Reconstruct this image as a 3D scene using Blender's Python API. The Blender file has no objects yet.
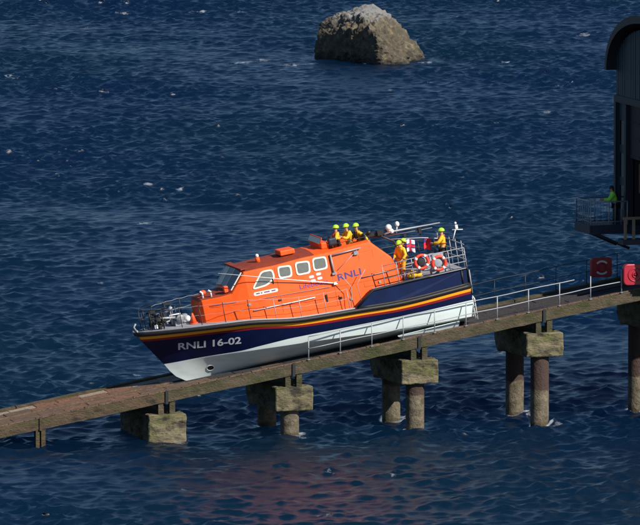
import bpy, bmesh, math, random
import numpy as np
from mathutils import Vector, Matrix, noise
from mathutils.bvhtree import BVHTree
random.seed(7)
rad = math.radians
scene = bpy.context.scene
COL = scene.collection

# ------------------------------------------------------------------ frame of the place
YAW = rad(17); SL = 0.171; Z0 = 3.7
UD = Vector((math.cos(YAW), math.sin(YAW), 0)); VD = Vector((math.sin(YAW), -math.cos(YAW), 0))
def W(u, v, z): return UD * u + VD * v + Vector((0, 0, z))
def SZ(u): return Z0 + SL * u          # top of the slipway side beams

# ------------------------------------------------------------------ materials
MATS = {}
def mat(name, col, rough=0.6, var=0.0, scale=4.0, bump=0.0, bscale=None, metal=0.0, col2=None, c2lo=0.45, c2hi=0.62, col3=None, c3lo=.55, c3hi=.7, stretch=None, coat=0.0, spec=0.5):
    m = bpy.data.materials.new(name); m.use_nodes = True
    nt = m.node_tree; N = nt.nodes; L = nt.links; b = N['Principled BSDF']
    b.inputs['Roughness'].default_value = rough; b.inputs['Metallic'].default_value = metal
    b.inputs['Specular IOR Level'].default_value = spec
    if coat: b.inputs['Coat Weight'].default_value = coat; b.inputs['Coat Roughness'].default_value = .12
    c = (*col, 1); tc = N.new('ShaderNodeTexCoord'); vec = tc.outputs['Object']
    if stretch:
        mp = N.new('ShaderNodeMapping'); mp.inputs['Scale'].default_value = stretch
        L.new(vec, mp.inputs['Vector']); vec = mp.outputs['Vector']
    if not (var or col2 or bump):
        b.inputs['Base Color'].default_value = c; MATS[name] = m; return m
    src = None
    def nz(s, d=6, off=0):
        n = N.new('ShaderNodeTexNoise'); n.noise_dimensions = '4D'; n.inputs['W'].default_value = off
        n.inputs['Scale'].default_value = s; n.inputs['Detail'].default_value = d; n.inputs['Roughness'].default_value = .62
        L.new(vec, n.inputs['Vector']); return n.outputs['Fac']
    def mixc(fac, a, bb):
        x = N.new('ShaderNodeMix'); x.data_type = 'RGBA'
        L.new(fac, x.inputs[0])
        for sock, val in ((x.inputs[6], a), (x.inputs[7], bb)):
            if isinstance(val, tuple): sock.default_value = val
            else: L.new(val, sock)
        return x.outputs[2]
    def ramp(f, lo, hi):
        r = N.new('ShaderNodeMapRange'); r.inputs[1].default_value = lo; r.inputs[2].default_value = hi
        L.new(f, r.inputs[0]); return r.outputs[0]
    cur = c
    if col2: cur = mixc(ramp(nz(scale, 6, 1.3), c2lo, c2hi), cur, (*col2, 1))
    if col3: cur = mixc(ramp(nz(scale * 1.7, 7, 5.1), c3lo, c3hi), cur, (*col3, 1))
    if var:
        f = ramp(nz(scale * 2.3, 8, 9.7), .3, .7)
        h = N.new('ShaderNodeHueSaturation')
        mr = N.new('ShaderNodeMapRange'); mr.inputs[3].default_value = 1 - var; mr.inputs[4].default_value = 1 + var
        L.new(f, mr.inputs[0]); L.new(mr.outputs[0], h.inputs['Value'])
        if isinstance(cur, tuple): h.inputs['Color'].default_value = cur
        else: L.new(cur, h.inputs['Color'])
        cur = h.outputs['Color']
    if isinstance(cur, tuple): b.inputs['Base Color'].default_value = cur
    else: L.new(cur, b.inputs['Base Color'])
    if bump:
        bn = N.new('ShaderNodeBump'); bn.inputs['Strength'].default_value = min(1, bump); bn.inputs['Distance'].default_value = .10 * max(1, bump)
        L.new(nz(bscale or scale * 4, 8, 3.3), bn.inputs['Height']); L.new(bn.outputs[0], b.inputs['Normal'])
    MATS[name] = m; return m

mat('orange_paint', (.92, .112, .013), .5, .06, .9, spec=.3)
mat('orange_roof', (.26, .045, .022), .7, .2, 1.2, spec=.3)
mat('navy_paint', (.003, .008, .045), .35, .25, .8, spec=.2)
mat('navy_panel', (.004, .012, .055), .4, .25, .8, spec=.2)
mat('hull_bottom', (.78, .88, .87), .42, .05, .8, col2=(.62, .70, .69), c2lo=.5, c2hi=.85, stretch=(.5, 2, 2))
mat('red_stripe', (.25, .006, .012), .4)
mat('yellow_stripe', (.90, .36, .012), .4)
mat('black_rubber', (.012, .012, .014), .55, .3, 3)
mat('black_metal', (.015, .016, .018), .45)
mat('deck_grey', (.30, .30, .34), .8, .12, 2.5)
mat('light_metal', (.33, .34, .36), .5, metal=.2)
mat('rail_grey', (.30, .31, .33), .45, .15, 3)
mat('white_paint', (.78, .78, .76), .45, .06, 2)
mat('window_seal', (.75, .72, .62), .5)
mat('glass_side', (.16, .17, .15), .12, .15, 2.5, spec=.7)
mat('glass_dark', (.006, .008, .012), .08, spec=.4)
mat('letter_navy', (.04, .02, .16), .5)
mat('letter_white', (.62, .64, .70), .5)
mat('letter_purple', (.16, .03, .16), .5)
mat('orange_marker', (.9, .10, .02), .5)
mat('buoy_red', (.80, .055, .025), .5, .1, 5)
mat('jacket_yellow', (.88, .50, .02), .7, .15, 9, bump=.5, bscale=14)
mat('trouser_yellow', (.70, .36, .02), .75, .15, 9, bump=.5, bscale=14)
mat('lifejacket_red', (.42, .03, .02), .7, .2, 8)
mat('helmet_green', (.45, .86, .03), .35)
mat('helmet_dull', (.42, .72, .05), .45)
mat('skin', (.52, .27, .17), .6)
mat('boot_black', (.015, .015, .016), .5)
mat('dark_trouser', (.02, .021, .026), .8, .2, 8)
mat('hivis_green', (.35, .95, .06), .65, .12, 8, bump=.5, bscale=14)
mat('hair_dark', (.015, .010, .008), .6)
mat('beam_concrete', (.085, .064, .042), .92, .4, .9, .9, 7, stretch=(1, 1, 2.2), col2=(.045, .048, .016), c2lo=.42, c2hi=.62, col3=(.16, .075, .02), c3lo=.60, c3hi=.72)
mat('beam_timber', (.09, .06, .036), .92, .4, .9, .9, 7, stretch=(1, 1, 2.5), col2=(.055, .058, .018), c2lo=.45, c2hi=.65, col3=(.025, .018, .014), c3lo=.52, c3hi=.66)
mat('cap_concrete', (.165, .14, .085), .92, .5, 1.0, .9, 7, col2=(.085, .09, .025), c2lo=.46, c2hi=.62, col3=(.03, .024, .018), c3lo=.5, c3hi=.64, stretch=(.8, .8, 1.7))
mat('plank_brown', (.15, .095, .06), .9, .35, 3, .7, 12, col2=(.06, .035, .025), c2lo=.45, c2hi=.7, stretch=(1, 3, 1))
mat('plank_red', (.20, .10, .055), .9, .35, 3, .7, 12, col2=(.07, .03, .02), c2lo=.5, c2hi=.75)
mat('plank_pale', (.34, .27, .20), .9, .25, 3, .7, 12, col2=(.22, .14, .09), c2lo=.5, c2hi=.75)
mat('plank_dark', (.035, .03, .032), .85, .35, 3, .7, 12)
mat('sign_red', (.30, .006, .014), .5, .12, 2)
mat('sign_red_bright', (.36, .012, .03), .4, .1, 2)
mat('sign_white', (.6, .55, .52), .6)
mat('cladding', (.018, .042, .056), .6, .2, 2)
mat('roof_sheet', (.018, .02, .024), .6, .2, 2)
mat('frame_steel', (.012, .017, .026), .6, .2, 2)
mat('steel_blue', (.018, .026, .05), .6, .25, 2)
mat('door_brown', (.022, .018, .024), .7, .25, 3)
mat('tan_timber_lit_wall', (.30, .21, .13), .7, .15, 4)  # balustrade timber, also the painted sunlit patch on the inner wall
mat('flag_white', (.78, .76, .80), .8)
mat('flag_red', (.75, .03, .05), .8)
mat('flag_navy', (.05, .03, .18), .8)
mat('bag_yellow', (.75, .42, .03), .8, .15, 9)
mat('grey_bag', (.30, .32, .36), .8, .3, 9)

# pile material: bleached below the tide mark, rusty dark above (world height)
def pile_mat():
    m = mat('pile_concrete', (.17, .14, .095), .92, .3, 2.5, 1.0, 8, col2=(.085, .07, .045), c2lo=.42, c2hi=.62)
    nt = m.node_tree; N = nt.nodes; L = nt.links; b = N['Principled BSDF']
    src = b.inputs['Base Color'].links[0].from_socket
    g = N.new('ShaderNodeNewGeometry'); sx = N.new('ShaderNodeSeparateXYZ'); L.new(g.outputs['Position'], sx.inputs[0])
    nz = N.new('ShaderNodeTexNoise'); nz.inputs['Scale'].default_value = 2.5; nz.inputs['Detail'].default_value = 5; L.new(g.outputs['Position'], nz.inputs['Vector'])
    ad = N.new('ShaderNodeMath'); ad.operation = 'MULTIPLY_ADD'; ad.inputs[1].default_value = .45; L.new(nz.outputs['Fac'], ad.inputs[0]); L.new(sx.outputs['Z'], ad.inputs[2])
    def mr(lo, hi):
        r = N.new('ShaderNodeMapRange'); r.inputs[1].default_value = lo; r.inputs[2].default_value = hi; L.new(ad.outputs[0], r.inputs[0]); return r.outputs[0]
    def mx(f, a, c):
        x = N.new('ShaderNodeMix'); x.data_type = 'RGBA'; L.new(f, x.inputs[0]); L.new(a, x.inputs[6]); x.inputs[7].default_value = (*c, 1); return x.outputs[2]
    c = mx(mr(1.84, 1.94), src, (.06, .036, .028))
    # wet weed band at the waterline
    w = N.new('ShaderNodeMapRange'); w.inputs[1].default_value = .42; w.inputs[2].default_value = .30; L.new(ad.outputs[0], w.inputs[0])
    c = mx(w.outputs[0], c, (.07, .055, .025))
    L.new(c, b.inputs['Base Color'])
pile_mat()

# ------------------------------------------------------------------ mesh helpers
class MB:
    def __init__(s, mats=None): s.v = []; s.f = []; s.mi = []; s.mats = mats or []; s.smooth = []
    def add(s, vs, fs, mi=0, sm=False):
        o = len(s.v); s.v += [tuple(p) for p in vs]
        for f in fs: s.f.append(tuple(i + o for i in f)); s.mi.append(mi); s.smooth.append(sm)
    def hexa(s, p, mi=0):      # 8 points: bottom 4, top 4
        s.add(p, [(3, 2, 1, 0), (4, 5, 6, 7), (0, 1, 5, 4), (1, 2, 6, 5), (2, 3, 7, 6), (3, 0, 4, 7)], mi)
    def box(s, c, d, mi=0, M=None):
        x, y, z = c; a, b, h = d[0] / 2, d[1] / 2, d[2] / 2
        p = [Vector((x + i * a, y + j * b, z + k * h)) for k in (-1, 1) for i, j in ((-1, -1), (1, -1), (1, 1), (-1, 1))]
        if M: p = [M @ q for q in p]
        s.hexa(p, mi)
    def tube(s, pts, r, mi=0, n=8, closed=False, sm=True):
        pts = [Vector(p) for p in pts]; rs = r if isinstance(r, (list, tuple)) else [r] * len(pts)
        rings = []; up = None
        for i, p in enumerate(pts):
            a = pts[i - 1] if (i or closed) else p; b = pts[(i + 1) % len(pts)] if (i < len(pts) - 1 or closed) else p
            t = (b - a).normalized()
            if up is None:
                up = Vector((0, 0, 1)) if abs(t.z) < .9 else Vector((1, 0, 0))
            x = t.cross(up).normalized(); y = x.cross(t).normalized(); up = y
            rings.append([p + (x * math.cos(2 * math.pi * k / n) + y * math.sin(2 * math.pi * k / n)) * rs[i] for k in range(n)])
        vs = [q for rg in rings for q in rg]; fs = []
        m = len(rings)
        for i in range(m if closed else m - 1):
            for k in range(n):
                a = i * n + k; b = i * n + (k + 1) % n; c = ((i + 1) % m) * n + (k + 1) % n; d = ((i + 1) % m) * n + k
                fs.append((a, b, c, d))
        if not closed: fs.append(tuple(range(n - 1, -1, -1))); fs.append(tuple((m - 1) * n + k for k in range(n)))
        s.add(vs, fs, mi, sm)
    def prism(s, poly, ext, mi=0):     # planar polygon (3D pts) extruded along ext
        n = len(poly); e = Vector(ext); a = [Vector(p) for p in poly]; b = [p + e for p in a]
        fs = [tuple(range(n - 1, -1, -1)), tuple(range(n, 2 * n))] + [(i, (i + 1) % n, n + (i + 1) % n, n + i) for i in range(n)]
        s.add(a + b, fs, mi)
    def sphere(s, c, r, mi=0, nu=12, nv=8, M=None):
        c = Vector(c); R = r if isinstance(r, (tuple, list)) else (r, r, r); vs = []; fs = []
        for j in range(1, nv):
            t = math.pi * j / nv
            for i in range(nu):
                q = Vector((R[0] * math.sin(t) * math.cos(2 * math.pi * i / nu), R[1] * math.sin(t) * math.sin(2 * math.pi * i / nu), R[2] * math.cos(t)))
                if M: q = M @ q
                vs.append(c + q)
        T = Vector((0, 0, R[2])); T = M @ T if M else T
        vs += [c + T, c - T]; a = len(vs) - 2; b = a + 1
        for j in range(nv - 2):
            for i in range(nu):
                i2 = (i + 1) % nu; fs.append((j * nu + i, (j + 1) * nu + i, (j + 1) * nu + i2, j * nu + i2))
        for i in range(nu):
            i2 = (i + 1) % nu; fs.append((a, i, i2)); fs.append((b, (nv - 2) * nu + i2, (nv - 2) * nu + i))
        s.add(vs, fs, mi, True)
    def mesh(s, name, mats):
        me = bpy.data.meshes.new(name); me.from_pydata(s.v, [], s.f)
        for m in ([mats] if isinstance(mats, str) else mats): me.materials.append(MATS[m])
        me.polygons.foreach_set('material_index', s.mi); me.polygons.foreach_set('use_smooth', s.smooth)
        bm = bmesh.new(); bm.from_mesh(me); bmesh.ops.recalc_face_normals(bm, faces=bm.faces); bm.to_mesh(me); bm.free()
        me.update(); return me
    def build(s, name, mats, parent=None, **kw):
        return link(bpy.data.objects.new(name, s.mesh(name, mats)), parent, **kw)

def link(o, parent=None, label=None, cat=None, group=None, kind=None, bevel=0):
    COL.objects.link(o)
    if parent: o.parent = parent
    if label: o['label'] = label
    if cat: o['category'] = cat
    if group: o['group'] = group
    if kind: o['kind'] = kind
    if bevel:
        b = o.modifiers.new('bevel', 'BEVEL'); b.width = bevel; b.segments = 2; b.limit_method = 'ANGLE'
    return o
def empty(name, label=None, cat=None, group=None, M=None, parent=None):
    o = bpy.data.objects.new(name, None); o.empty_display_size = .3
    link(o, parent, label, cat, group)
    if M: o.matrix_world = M
    return o
def copy_tree(o, parent=None):
    c = o.copy(); COL.objects.link(c); c.parent = parent
    for ch in list(o.children): copy_tree(ch, c)
    return c
def interp(tab, x):     # monotone-ish cubic through table
    n = len(tab)
    if x <= tab[0][0]: return tab[0][1]
    if x >= tab[-1][0]: return tab[-1][1]
    for i in range(n - 1):
        if x <= tab[i + 1][0]: break
    x0, y0 = tab[i]; x1, y1 = tab[i + 1]; h = x1 - x0; d = (y1 - y0) / h
    dl = (y0 - tab[i - 1][1]) / (x0 - tab[i - 1][0]) if i else d
    dr = (tab[i + 2][1] - y1) / (tab[i + 2][0] - x1) if i + 2 < n else d
    m0 = 0 if dl * d <= 0 else 2 * dl * d / (dl + d)
    m1 = 0 if dr * d <= 0 else 2 * dr * d / (dr + d)
    t = (x - x0) / h
    return (2*t**3-3*t*t+1)*y0 + (t**3-2*t*t+t)*h*m0 + (-2*t**3+3*t*t)*y1 + (t**3-t*t)*h*m1

# ------------------------------------------------------------------ camera
cam = bpy.data.cameras.new('camera'); co = bpy.data.objects.new('camera', cam); COL.objects.link(co)
P = rad(6.3); Dc = 350
co.location = (0, -Dc * math.cos(P), 7.77 + Dc * math.sin(P)); co.rotation_euler = (rad(90) - P, 0, 0)
cam.sensor_width = 36; cam.lens = 36 * 21.5 * Dc / 640; cam.clip_start = 5; cam.clip_end = 12000
scene.camera = co

# ------------------------------------------------------------------ light
SUN_AZ = rad(50); SUN_EL = rad(37)
w = bpy.data.worlds.new('World'); scene.world = w; w.use_nodes = True
nt = w.node_tree; bg = nt.nodes['Background']
sky = nt.nodes.new('ShaderNodeTexSky'); sky.sky_type = 'NISHITA'; sky.sun_disc = False
sd = Vector((math.sin(SUN_AZ) * math.cos(SUN_EL), -math.cos(SUN_AZ) * math.cos(SUN_EL), math.sin(SUN_EL)))
sky.sun_elevation = SUN_EL; sky.sun_rotation = math.atan2(sd.x, sd.y)
sky.air_density = 1.0; sky.dust_density = .0; sky.ozone_density = 6.0
nt.links.new(sky.outputs[0], bg.inputs[0]); bg.inputs[1].default_value = .06
sl = bpy.data.lights.new('sun', 'SUN'); sl.energy = 5.0; sl.angle = rad(.5); sl.color = (1, .94, .85)
so = bpy.data.objects.new('sun', sl); COL.objects.link(so); so.rotation_euler = sd.to_track_quat('Z', 'Y').to_euler()
scene.view_settings.view_transform = 'Standard'; scene.view_settings.look = 'None'
scene.view_settings.exposure = .32; scene.view_settings.gamma = 1; scene.view_settings.use_curve_mapping = False

# ------------------------------------------------------------------ sea
PILE_UV = []
TRESTLES = [-8.08, -1.98, 4.11, 10.23, 16.35]
def graded(lo, hi, step, far, grow=1.22):
    c = list(np.arange(lo, hi + 1e-6, step)); s = step; a = c[-1]
    up = []
    while a < far: s *= grow; a += s; up.append(a)
    s = step; a = c[0]; dn = []
    while a > -far: s *= grow; a -= s; dn.append(a)
    return np.array(dn[::-1] + c + up)
def build_sea():
    rng = np.random.default_rng(11)
    xs = graded(-31, 31, .125, 4000, 1.15); ys = graded(-45, 285, .16, 4000, 1.15)
    Xg, Yg = np.meshgrid(xs.astype(np.float32), ys.astype(np.float32))
    Xo, Yo = Xg.copy(), Yg.copy()
    dx = np.gradient(xs)[None, :]; dy = np.gradient(ys)[:, None]; cell = np.maximum(dx + 0 * dy, dy + 0 * dx)
    Z = np.zeros_like(Xg); DX = np.zeros_like(Xg); DY = np.zeros_like(Xg)
    nW = 130
    # low frequency field that makes gusty patches in the small waves
    gust = np.zeros_like(Xg)
    for i in range(14):
        lam = rng.uniform(14, 60); a = rng.uniform(0, 6.28)
        gust += np.sin(2 * np.pi / lam * (Xo * np.cos(a) * .6 + Yo * np.sin(a)) + rng.uniform(0, 6.28))
    gust = np.clip(1 + .13 * gust, .5, 1.5)
    for i in range(nW):
        lam = .34 * (8 / .34) ** ((i + rng.uniform(0, 1)) / nW)
        k = 2 * np.pi / lam
        th = rad(-72) + rng.normal(0, .62)          # running mostly towards the camera, a little from the right
        amp = .0084 * lam ** .78 * rng.uniform(.5, 1.4)
        if lam > 1.5: amp *= (1.5 / lam) ** .95
        ph = k * (Xo * np.cos(th) + Yo * np.sin(th)) + rng.uniform(0, 6.28)
        # slow phase wander so crests break up into short lengths
        ph = ph + 1.1 * np.sin(2 * np.pi / (lam * 5.3) * (Xo * np.sin(th) - Yo * np.cos(th)) + rng.uniform(0, 6.28))
        fade = np.clip((lam / np.maximum(cell, .01) - 2.0) / 1.6, 0, 1)
        g = gust if lam < 4 else 1
        A = amp * fade * g
        Z += A * np.sin(ph); q = 1.0
        DX += q * A * np.cos(ph) * np.cos(th); DY += q * A * np.cos(ph) * np.sin(th)
    Xg = Xo + DX; Yg = Yo + DY
    # foam: where whitecaps break
    spots = [(-21.6,191.2,1.5,3),(-22.7,193,1.4,2.5),(-9.8,253.1,1.7,2.5),(-6,253.1,2.2,2),(-5.9,204.2,2.2,3),(-4.3,205.9,1.8,3),(-2.2,202.4,2,3),
             (-15.6,251.1,.8,1.5),(-18.3,236.9,1,1.5),(-13.9,217.7,.9,1.6),(-12.3,212.2,1,1.6),(-10.3,91.5,1.2,2),(-8.6,110.9,.7,1),(-18.1,195.5,.7,1),
             (-10.5,115.2,.8,1),(7.8,204,1.3,1.5),(-.6,203.4,1.3,1.6),(3.5,204,2,1.2),(.5,-14.9,.5,.9),(-.1,-28.3,.6,.7),(.3,-28.6,.6,.7),(3.3,-16.2,.6,.8),
             (9.1,29.2,.6,1.4),(13.6,205.1,1.0,1.5),(15.4,164,.9,1.2),(6.9,86.5,.6,1),(7.9,187.9,.8,1.1),(20.3,230,1.2,2),(11.4,141.5,.6,1),(-16.3,120.2,.7,1),
             (4.9,181.3,.6,1.2),(15.2,126.7,.6,1),(10.7,246.9,.8,1.4),(-7,160,.6,1),(17,185,.7,1.2),(-12,60,.5,1),(-9,20,.4,.8),(-6,-20,.4,.6)]
    F = np.zeros_like(Xg)
    for (a, b, rx, ry) in spots:
        F = np.maximum(F, .71 * np.exp(-(((Xo - a) / rx) ** 2 + ((Yo - b) / ry) ** 2)))
    for u in TRESTLES:
        for v in (-1.85, 1.85):
            p = W(u, v, 0); d = np.hypot(Xo - p.x, Yo - p.y)
            F = np.maximum(F, .80 * np.exp(-((d - .5) / .34) ** 2))
            F = np.maximum(F, .70 * np.exp(-(((Xo - p.x - .7) / .9) ** 2 + ((Yo - p.y + .6) / .5) ** 2)))
    p = W(-8.08, 2.3, 0); F = np.maximum(F, .6 * np.exp(-(((Xo - p.x) / 1.3) ** 2 + ((Yo - p.y + .5) / .4) ** 2)))
    # crest lines
    crest = np.clip((Z - .25) / .12, 0, 1)
    F = np.maximum(F, .56 * crest)
    ny, nx = Xg.shape; nv = nx * ny
    me = bpy.data.meshes.new('sea')
    co3 = np.stack([Xg, Yg, Z], -1).reshape(-1).astype(np.float32)
    idx = np.arange(nv).reshape(ny, nx)
    quads = np.stack([idx[:-1, :-1], idx[:-1, 1:], idx[1:, 1:], idx[1:, :-1]], -1).reshape(-1).astype(np.int32)
    nf = len(quads) // 4
    me.vertices.add(nv); me.vertices.foreach_set('co', co3)
    me.loops.add(nf * 4); me.loops.foreach_set('vertex_index', quads)
    me.polygons.add(nf); me.polygons.foreach_set('loop_start', np.arange(0, nf * 4, 4, dtype=np.int32))
    me.polygons.foreach_set('loop_total', np.full(nf, 4, dtype=np.int32))
    me.polygons.foreach_set('use_smooth', np.ones(nf, dtype=bool))
    me.update(calc_edges=True)
    at = me.attributes.new('foam', 'FLOAT', 'POINT'); at.data.foreach_set('value', F.reshape(-1).astype(np.float32))
    m = bpy.data.materials.new('sea_water'); m.use_nodes = True; nt = m.node_tree; N = nt.nodes; L = nt.links; b = N['Principled BSDF']
    b.inputs['Roughness'].default_value = .27; b.inputs['IOR'].default_value = 1.333; b.inputs['Specular IOR Level'].default_value = .5
    b.subsurface_method = 'BURLEY'; b.inputs['Subsurface Weight'].default_value = 1; b.inputs['Subsurface Radius'].default_value = (4, 7, 9); b.inputs['Subsurface Scale'].default_value = 2.8
    g = N.new('ShaderNodeNewGeometry')
    def noise_(sc, det, rough=.6, stretch=(1, 1, 1), lac=2.1, w=0):
        mp = N.new('ShaderNodeMapping'); mp.inputs['Scale'].default_value = stretch; mp.inputs['Location'].default_value = (w, w * 2, 0); L.new(g.outputs['Position'], mp.inputs['Vector'])
        n = N.new('ShaderNodeTexNoise'); n.inputs['Scale'].default_value = sc; n.inputs['Detail'].default_value = det; n.inputs['Roughness'].default_value = rough; n.inputs['Lacunarity'].default_value = lac
        L.new(mp.outputs['Vector'], n.inputs['Vector']); return n.outputs['Fac']
    def math_(op, a, bb, c=None):
        n = N.new('ShaderNodeMath'); n.operation = op
        for i, s in enumerate((a, bb, c)):
            if s is None: continue
            if isinstance(s, (int, float)): n.inputs[i].default_value = s
            else: L.new(s, n.inputs[i])
        return n.outputs[0]
    # body colour varies in broad patches (deeper blue / greener shallows)
    pn = noise_(.035, 3, .5, (1, .35, 1))
    mr = N.new('ShaderNodeMapRange'); mr.inputs[1].default_value = .38; mr.inputs[2].default_value = .62; L.new(pn, mr.inputs[0])
    mx = N.new('ShaderNodeMix'); mx.data_type = 'RGBA'; mx.inputs[6].default_value = (.0010, .0098, .034, 1); mx.inputs[7].default_value = (.0012, .0125, .028, 1)
    L.new(mr.outputs[0], mx.inputs[0])
    at = N.new('ShaderNodeAttribute'); at.attribute_name = 'foam'
    fn = noise_(2.4, 8, .75, (1, .6, 1))
    fm = math_('ADD', at.outputs['Fac'], fn)
    mr2 = N.new('ShaderNodeMapRange'); mr2.inputs[1].default_value = 1.14; mr2.inputs[2].default_value = 1.36; L.new(fm, mr2.inputs[0])
    mx2 = N.new('ShaderNodeMix'); mx2.data_type = 'RGBA'; L.new(mr2.outputs[0], mx2.inputs[0]); L.new(mx.outputs[2], mx2.inputs[6]); mx2.inputs[7].default_value = (.42, .47, .52, 1)
    L.new(mx2.outputs[2], b.inputs['Base Color'])
    rr = N.new('ShaderNodeMapRange'); rr.inputs[3].default_value = .27; rr.inputs[4].default_value = .8; L.new(mr2.outputs[0], rr.inputs[0]); L.new(rr.outputs[0], b.inputs['Roughness'])
    bn = N.new('ShaderNodeBump'); bn.inputs['Strength'].default_value = 1; bn.inputs['Distance'].default_value = .03
    n1 = noise_(3.6, 6, .66, (1, 1.1, 1)); L.new(n1, bn.inputs['Height'])
    L.new(bn.outputs[0], b.inputs['Normal'])
    me.materials.append(m)
    o = bpy.data.objects.new('sea', me); COL.objects.link(o); o['kind'] = 'structure'
build_sea()

# ------------------------------------------------------------------ rock
def build_rock():
    bm = bmesh.new(); bmesh.ops.create_icosphere(bm, subdivisions=6, radius=1)
    # the rock: long towards the right, cliff on the left/front
    for v in bm.verts:
        d = v.co.normalized()
        # support-function hull of hand placed half-spaces (normal, distance)
        best = 1e9
        for n, h in ROCK_PL:
            c = d.dot(n)
            if c > 1e-4: best = min(best, h / c)
        p = d * best
        n1 = noise.fractal(p * .55 + Vector((3, 1, 7)), .8, 2.1, 4)
        n2 = noise.fractal(p * 1.9, .75, 2.1, 5)
        rid = 1 - abs(noise.noise(p * 1.1 + Vector((9, 2, 4)))) * 2
        right = max(0, min(1, (.8 * p.x + .6 * p.y + 2.2) / 1.0))
        p += d * (n1 * .22 + n2 * (.07 + .20 * right) + rid * .12 * right)
        v.co = p
    me = bpy.data.meshes.new('sea_rock'); bm.to_mesh(me); bm.free()
    m = mat('rock', (.085, .068, .045), .95, .4, .9, 1.6, 2.6, col2=(.07, .062, .045), c2lo=.42, c2hi=.6, col3=(.19, .155, .09), c3lo=.5, c3hi=.7)
    nt = m.node_tree; N = nt.nodes; L = nt.links; b = N['Principled BSDF']; src = b.inputs['Base Color'].links[0].from_socket
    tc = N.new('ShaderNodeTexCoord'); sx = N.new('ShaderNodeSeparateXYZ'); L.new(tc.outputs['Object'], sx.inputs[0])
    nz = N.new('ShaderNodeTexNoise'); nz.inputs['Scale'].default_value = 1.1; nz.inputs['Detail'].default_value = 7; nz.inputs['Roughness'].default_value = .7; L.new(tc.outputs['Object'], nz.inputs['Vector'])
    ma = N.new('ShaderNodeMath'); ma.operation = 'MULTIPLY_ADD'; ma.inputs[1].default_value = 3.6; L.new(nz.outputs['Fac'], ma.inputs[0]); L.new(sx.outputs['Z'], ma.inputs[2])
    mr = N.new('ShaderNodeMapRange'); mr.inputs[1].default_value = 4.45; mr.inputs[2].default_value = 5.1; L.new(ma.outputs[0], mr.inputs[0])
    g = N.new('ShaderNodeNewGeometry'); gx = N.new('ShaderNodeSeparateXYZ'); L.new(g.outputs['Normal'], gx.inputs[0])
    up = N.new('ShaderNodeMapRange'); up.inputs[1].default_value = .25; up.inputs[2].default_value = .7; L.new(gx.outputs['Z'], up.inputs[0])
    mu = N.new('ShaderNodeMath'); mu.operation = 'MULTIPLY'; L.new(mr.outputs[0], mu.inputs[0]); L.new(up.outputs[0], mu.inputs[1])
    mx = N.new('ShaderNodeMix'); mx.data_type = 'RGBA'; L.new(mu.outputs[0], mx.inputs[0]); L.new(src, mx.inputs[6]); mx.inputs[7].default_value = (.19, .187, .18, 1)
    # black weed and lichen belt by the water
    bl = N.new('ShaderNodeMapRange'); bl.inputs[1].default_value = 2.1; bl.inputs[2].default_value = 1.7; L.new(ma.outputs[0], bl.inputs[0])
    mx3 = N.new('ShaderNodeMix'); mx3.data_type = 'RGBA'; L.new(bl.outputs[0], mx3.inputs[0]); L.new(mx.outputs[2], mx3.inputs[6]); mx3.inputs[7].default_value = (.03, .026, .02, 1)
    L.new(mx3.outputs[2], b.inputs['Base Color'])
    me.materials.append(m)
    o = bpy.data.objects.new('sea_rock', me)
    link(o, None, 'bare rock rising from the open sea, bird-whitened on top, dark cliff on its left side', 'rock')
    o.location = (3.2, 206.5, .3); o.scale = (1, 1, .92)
def nrm(a, b, c): v = Vector((a, b, c)); return v.normalized()
ROCK_PL = [(nrm(-.80, -.60, .02), 1.45), (nrm(-1, .12, .04), 3.65), (nrm(-.30, -.12, .95), 3.15), (nrm(-.66, -.40, .64), 2.35), (nrm(.22, -.2, .95), 3.1),
           (nrm(.68, -.25, .66), 2.75), (nrm(.38, -.88, .28), 4.0), (nrm(.95, -.1, .2), 3.9), (nrm(.5, .8, .3), 4.2), (nrm(-.4, .9, .3), 4.6), (nrm(0, 0, -1), 2.0), (nrm(0, 1, .5), 4.6)]
build_rock()

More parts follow.
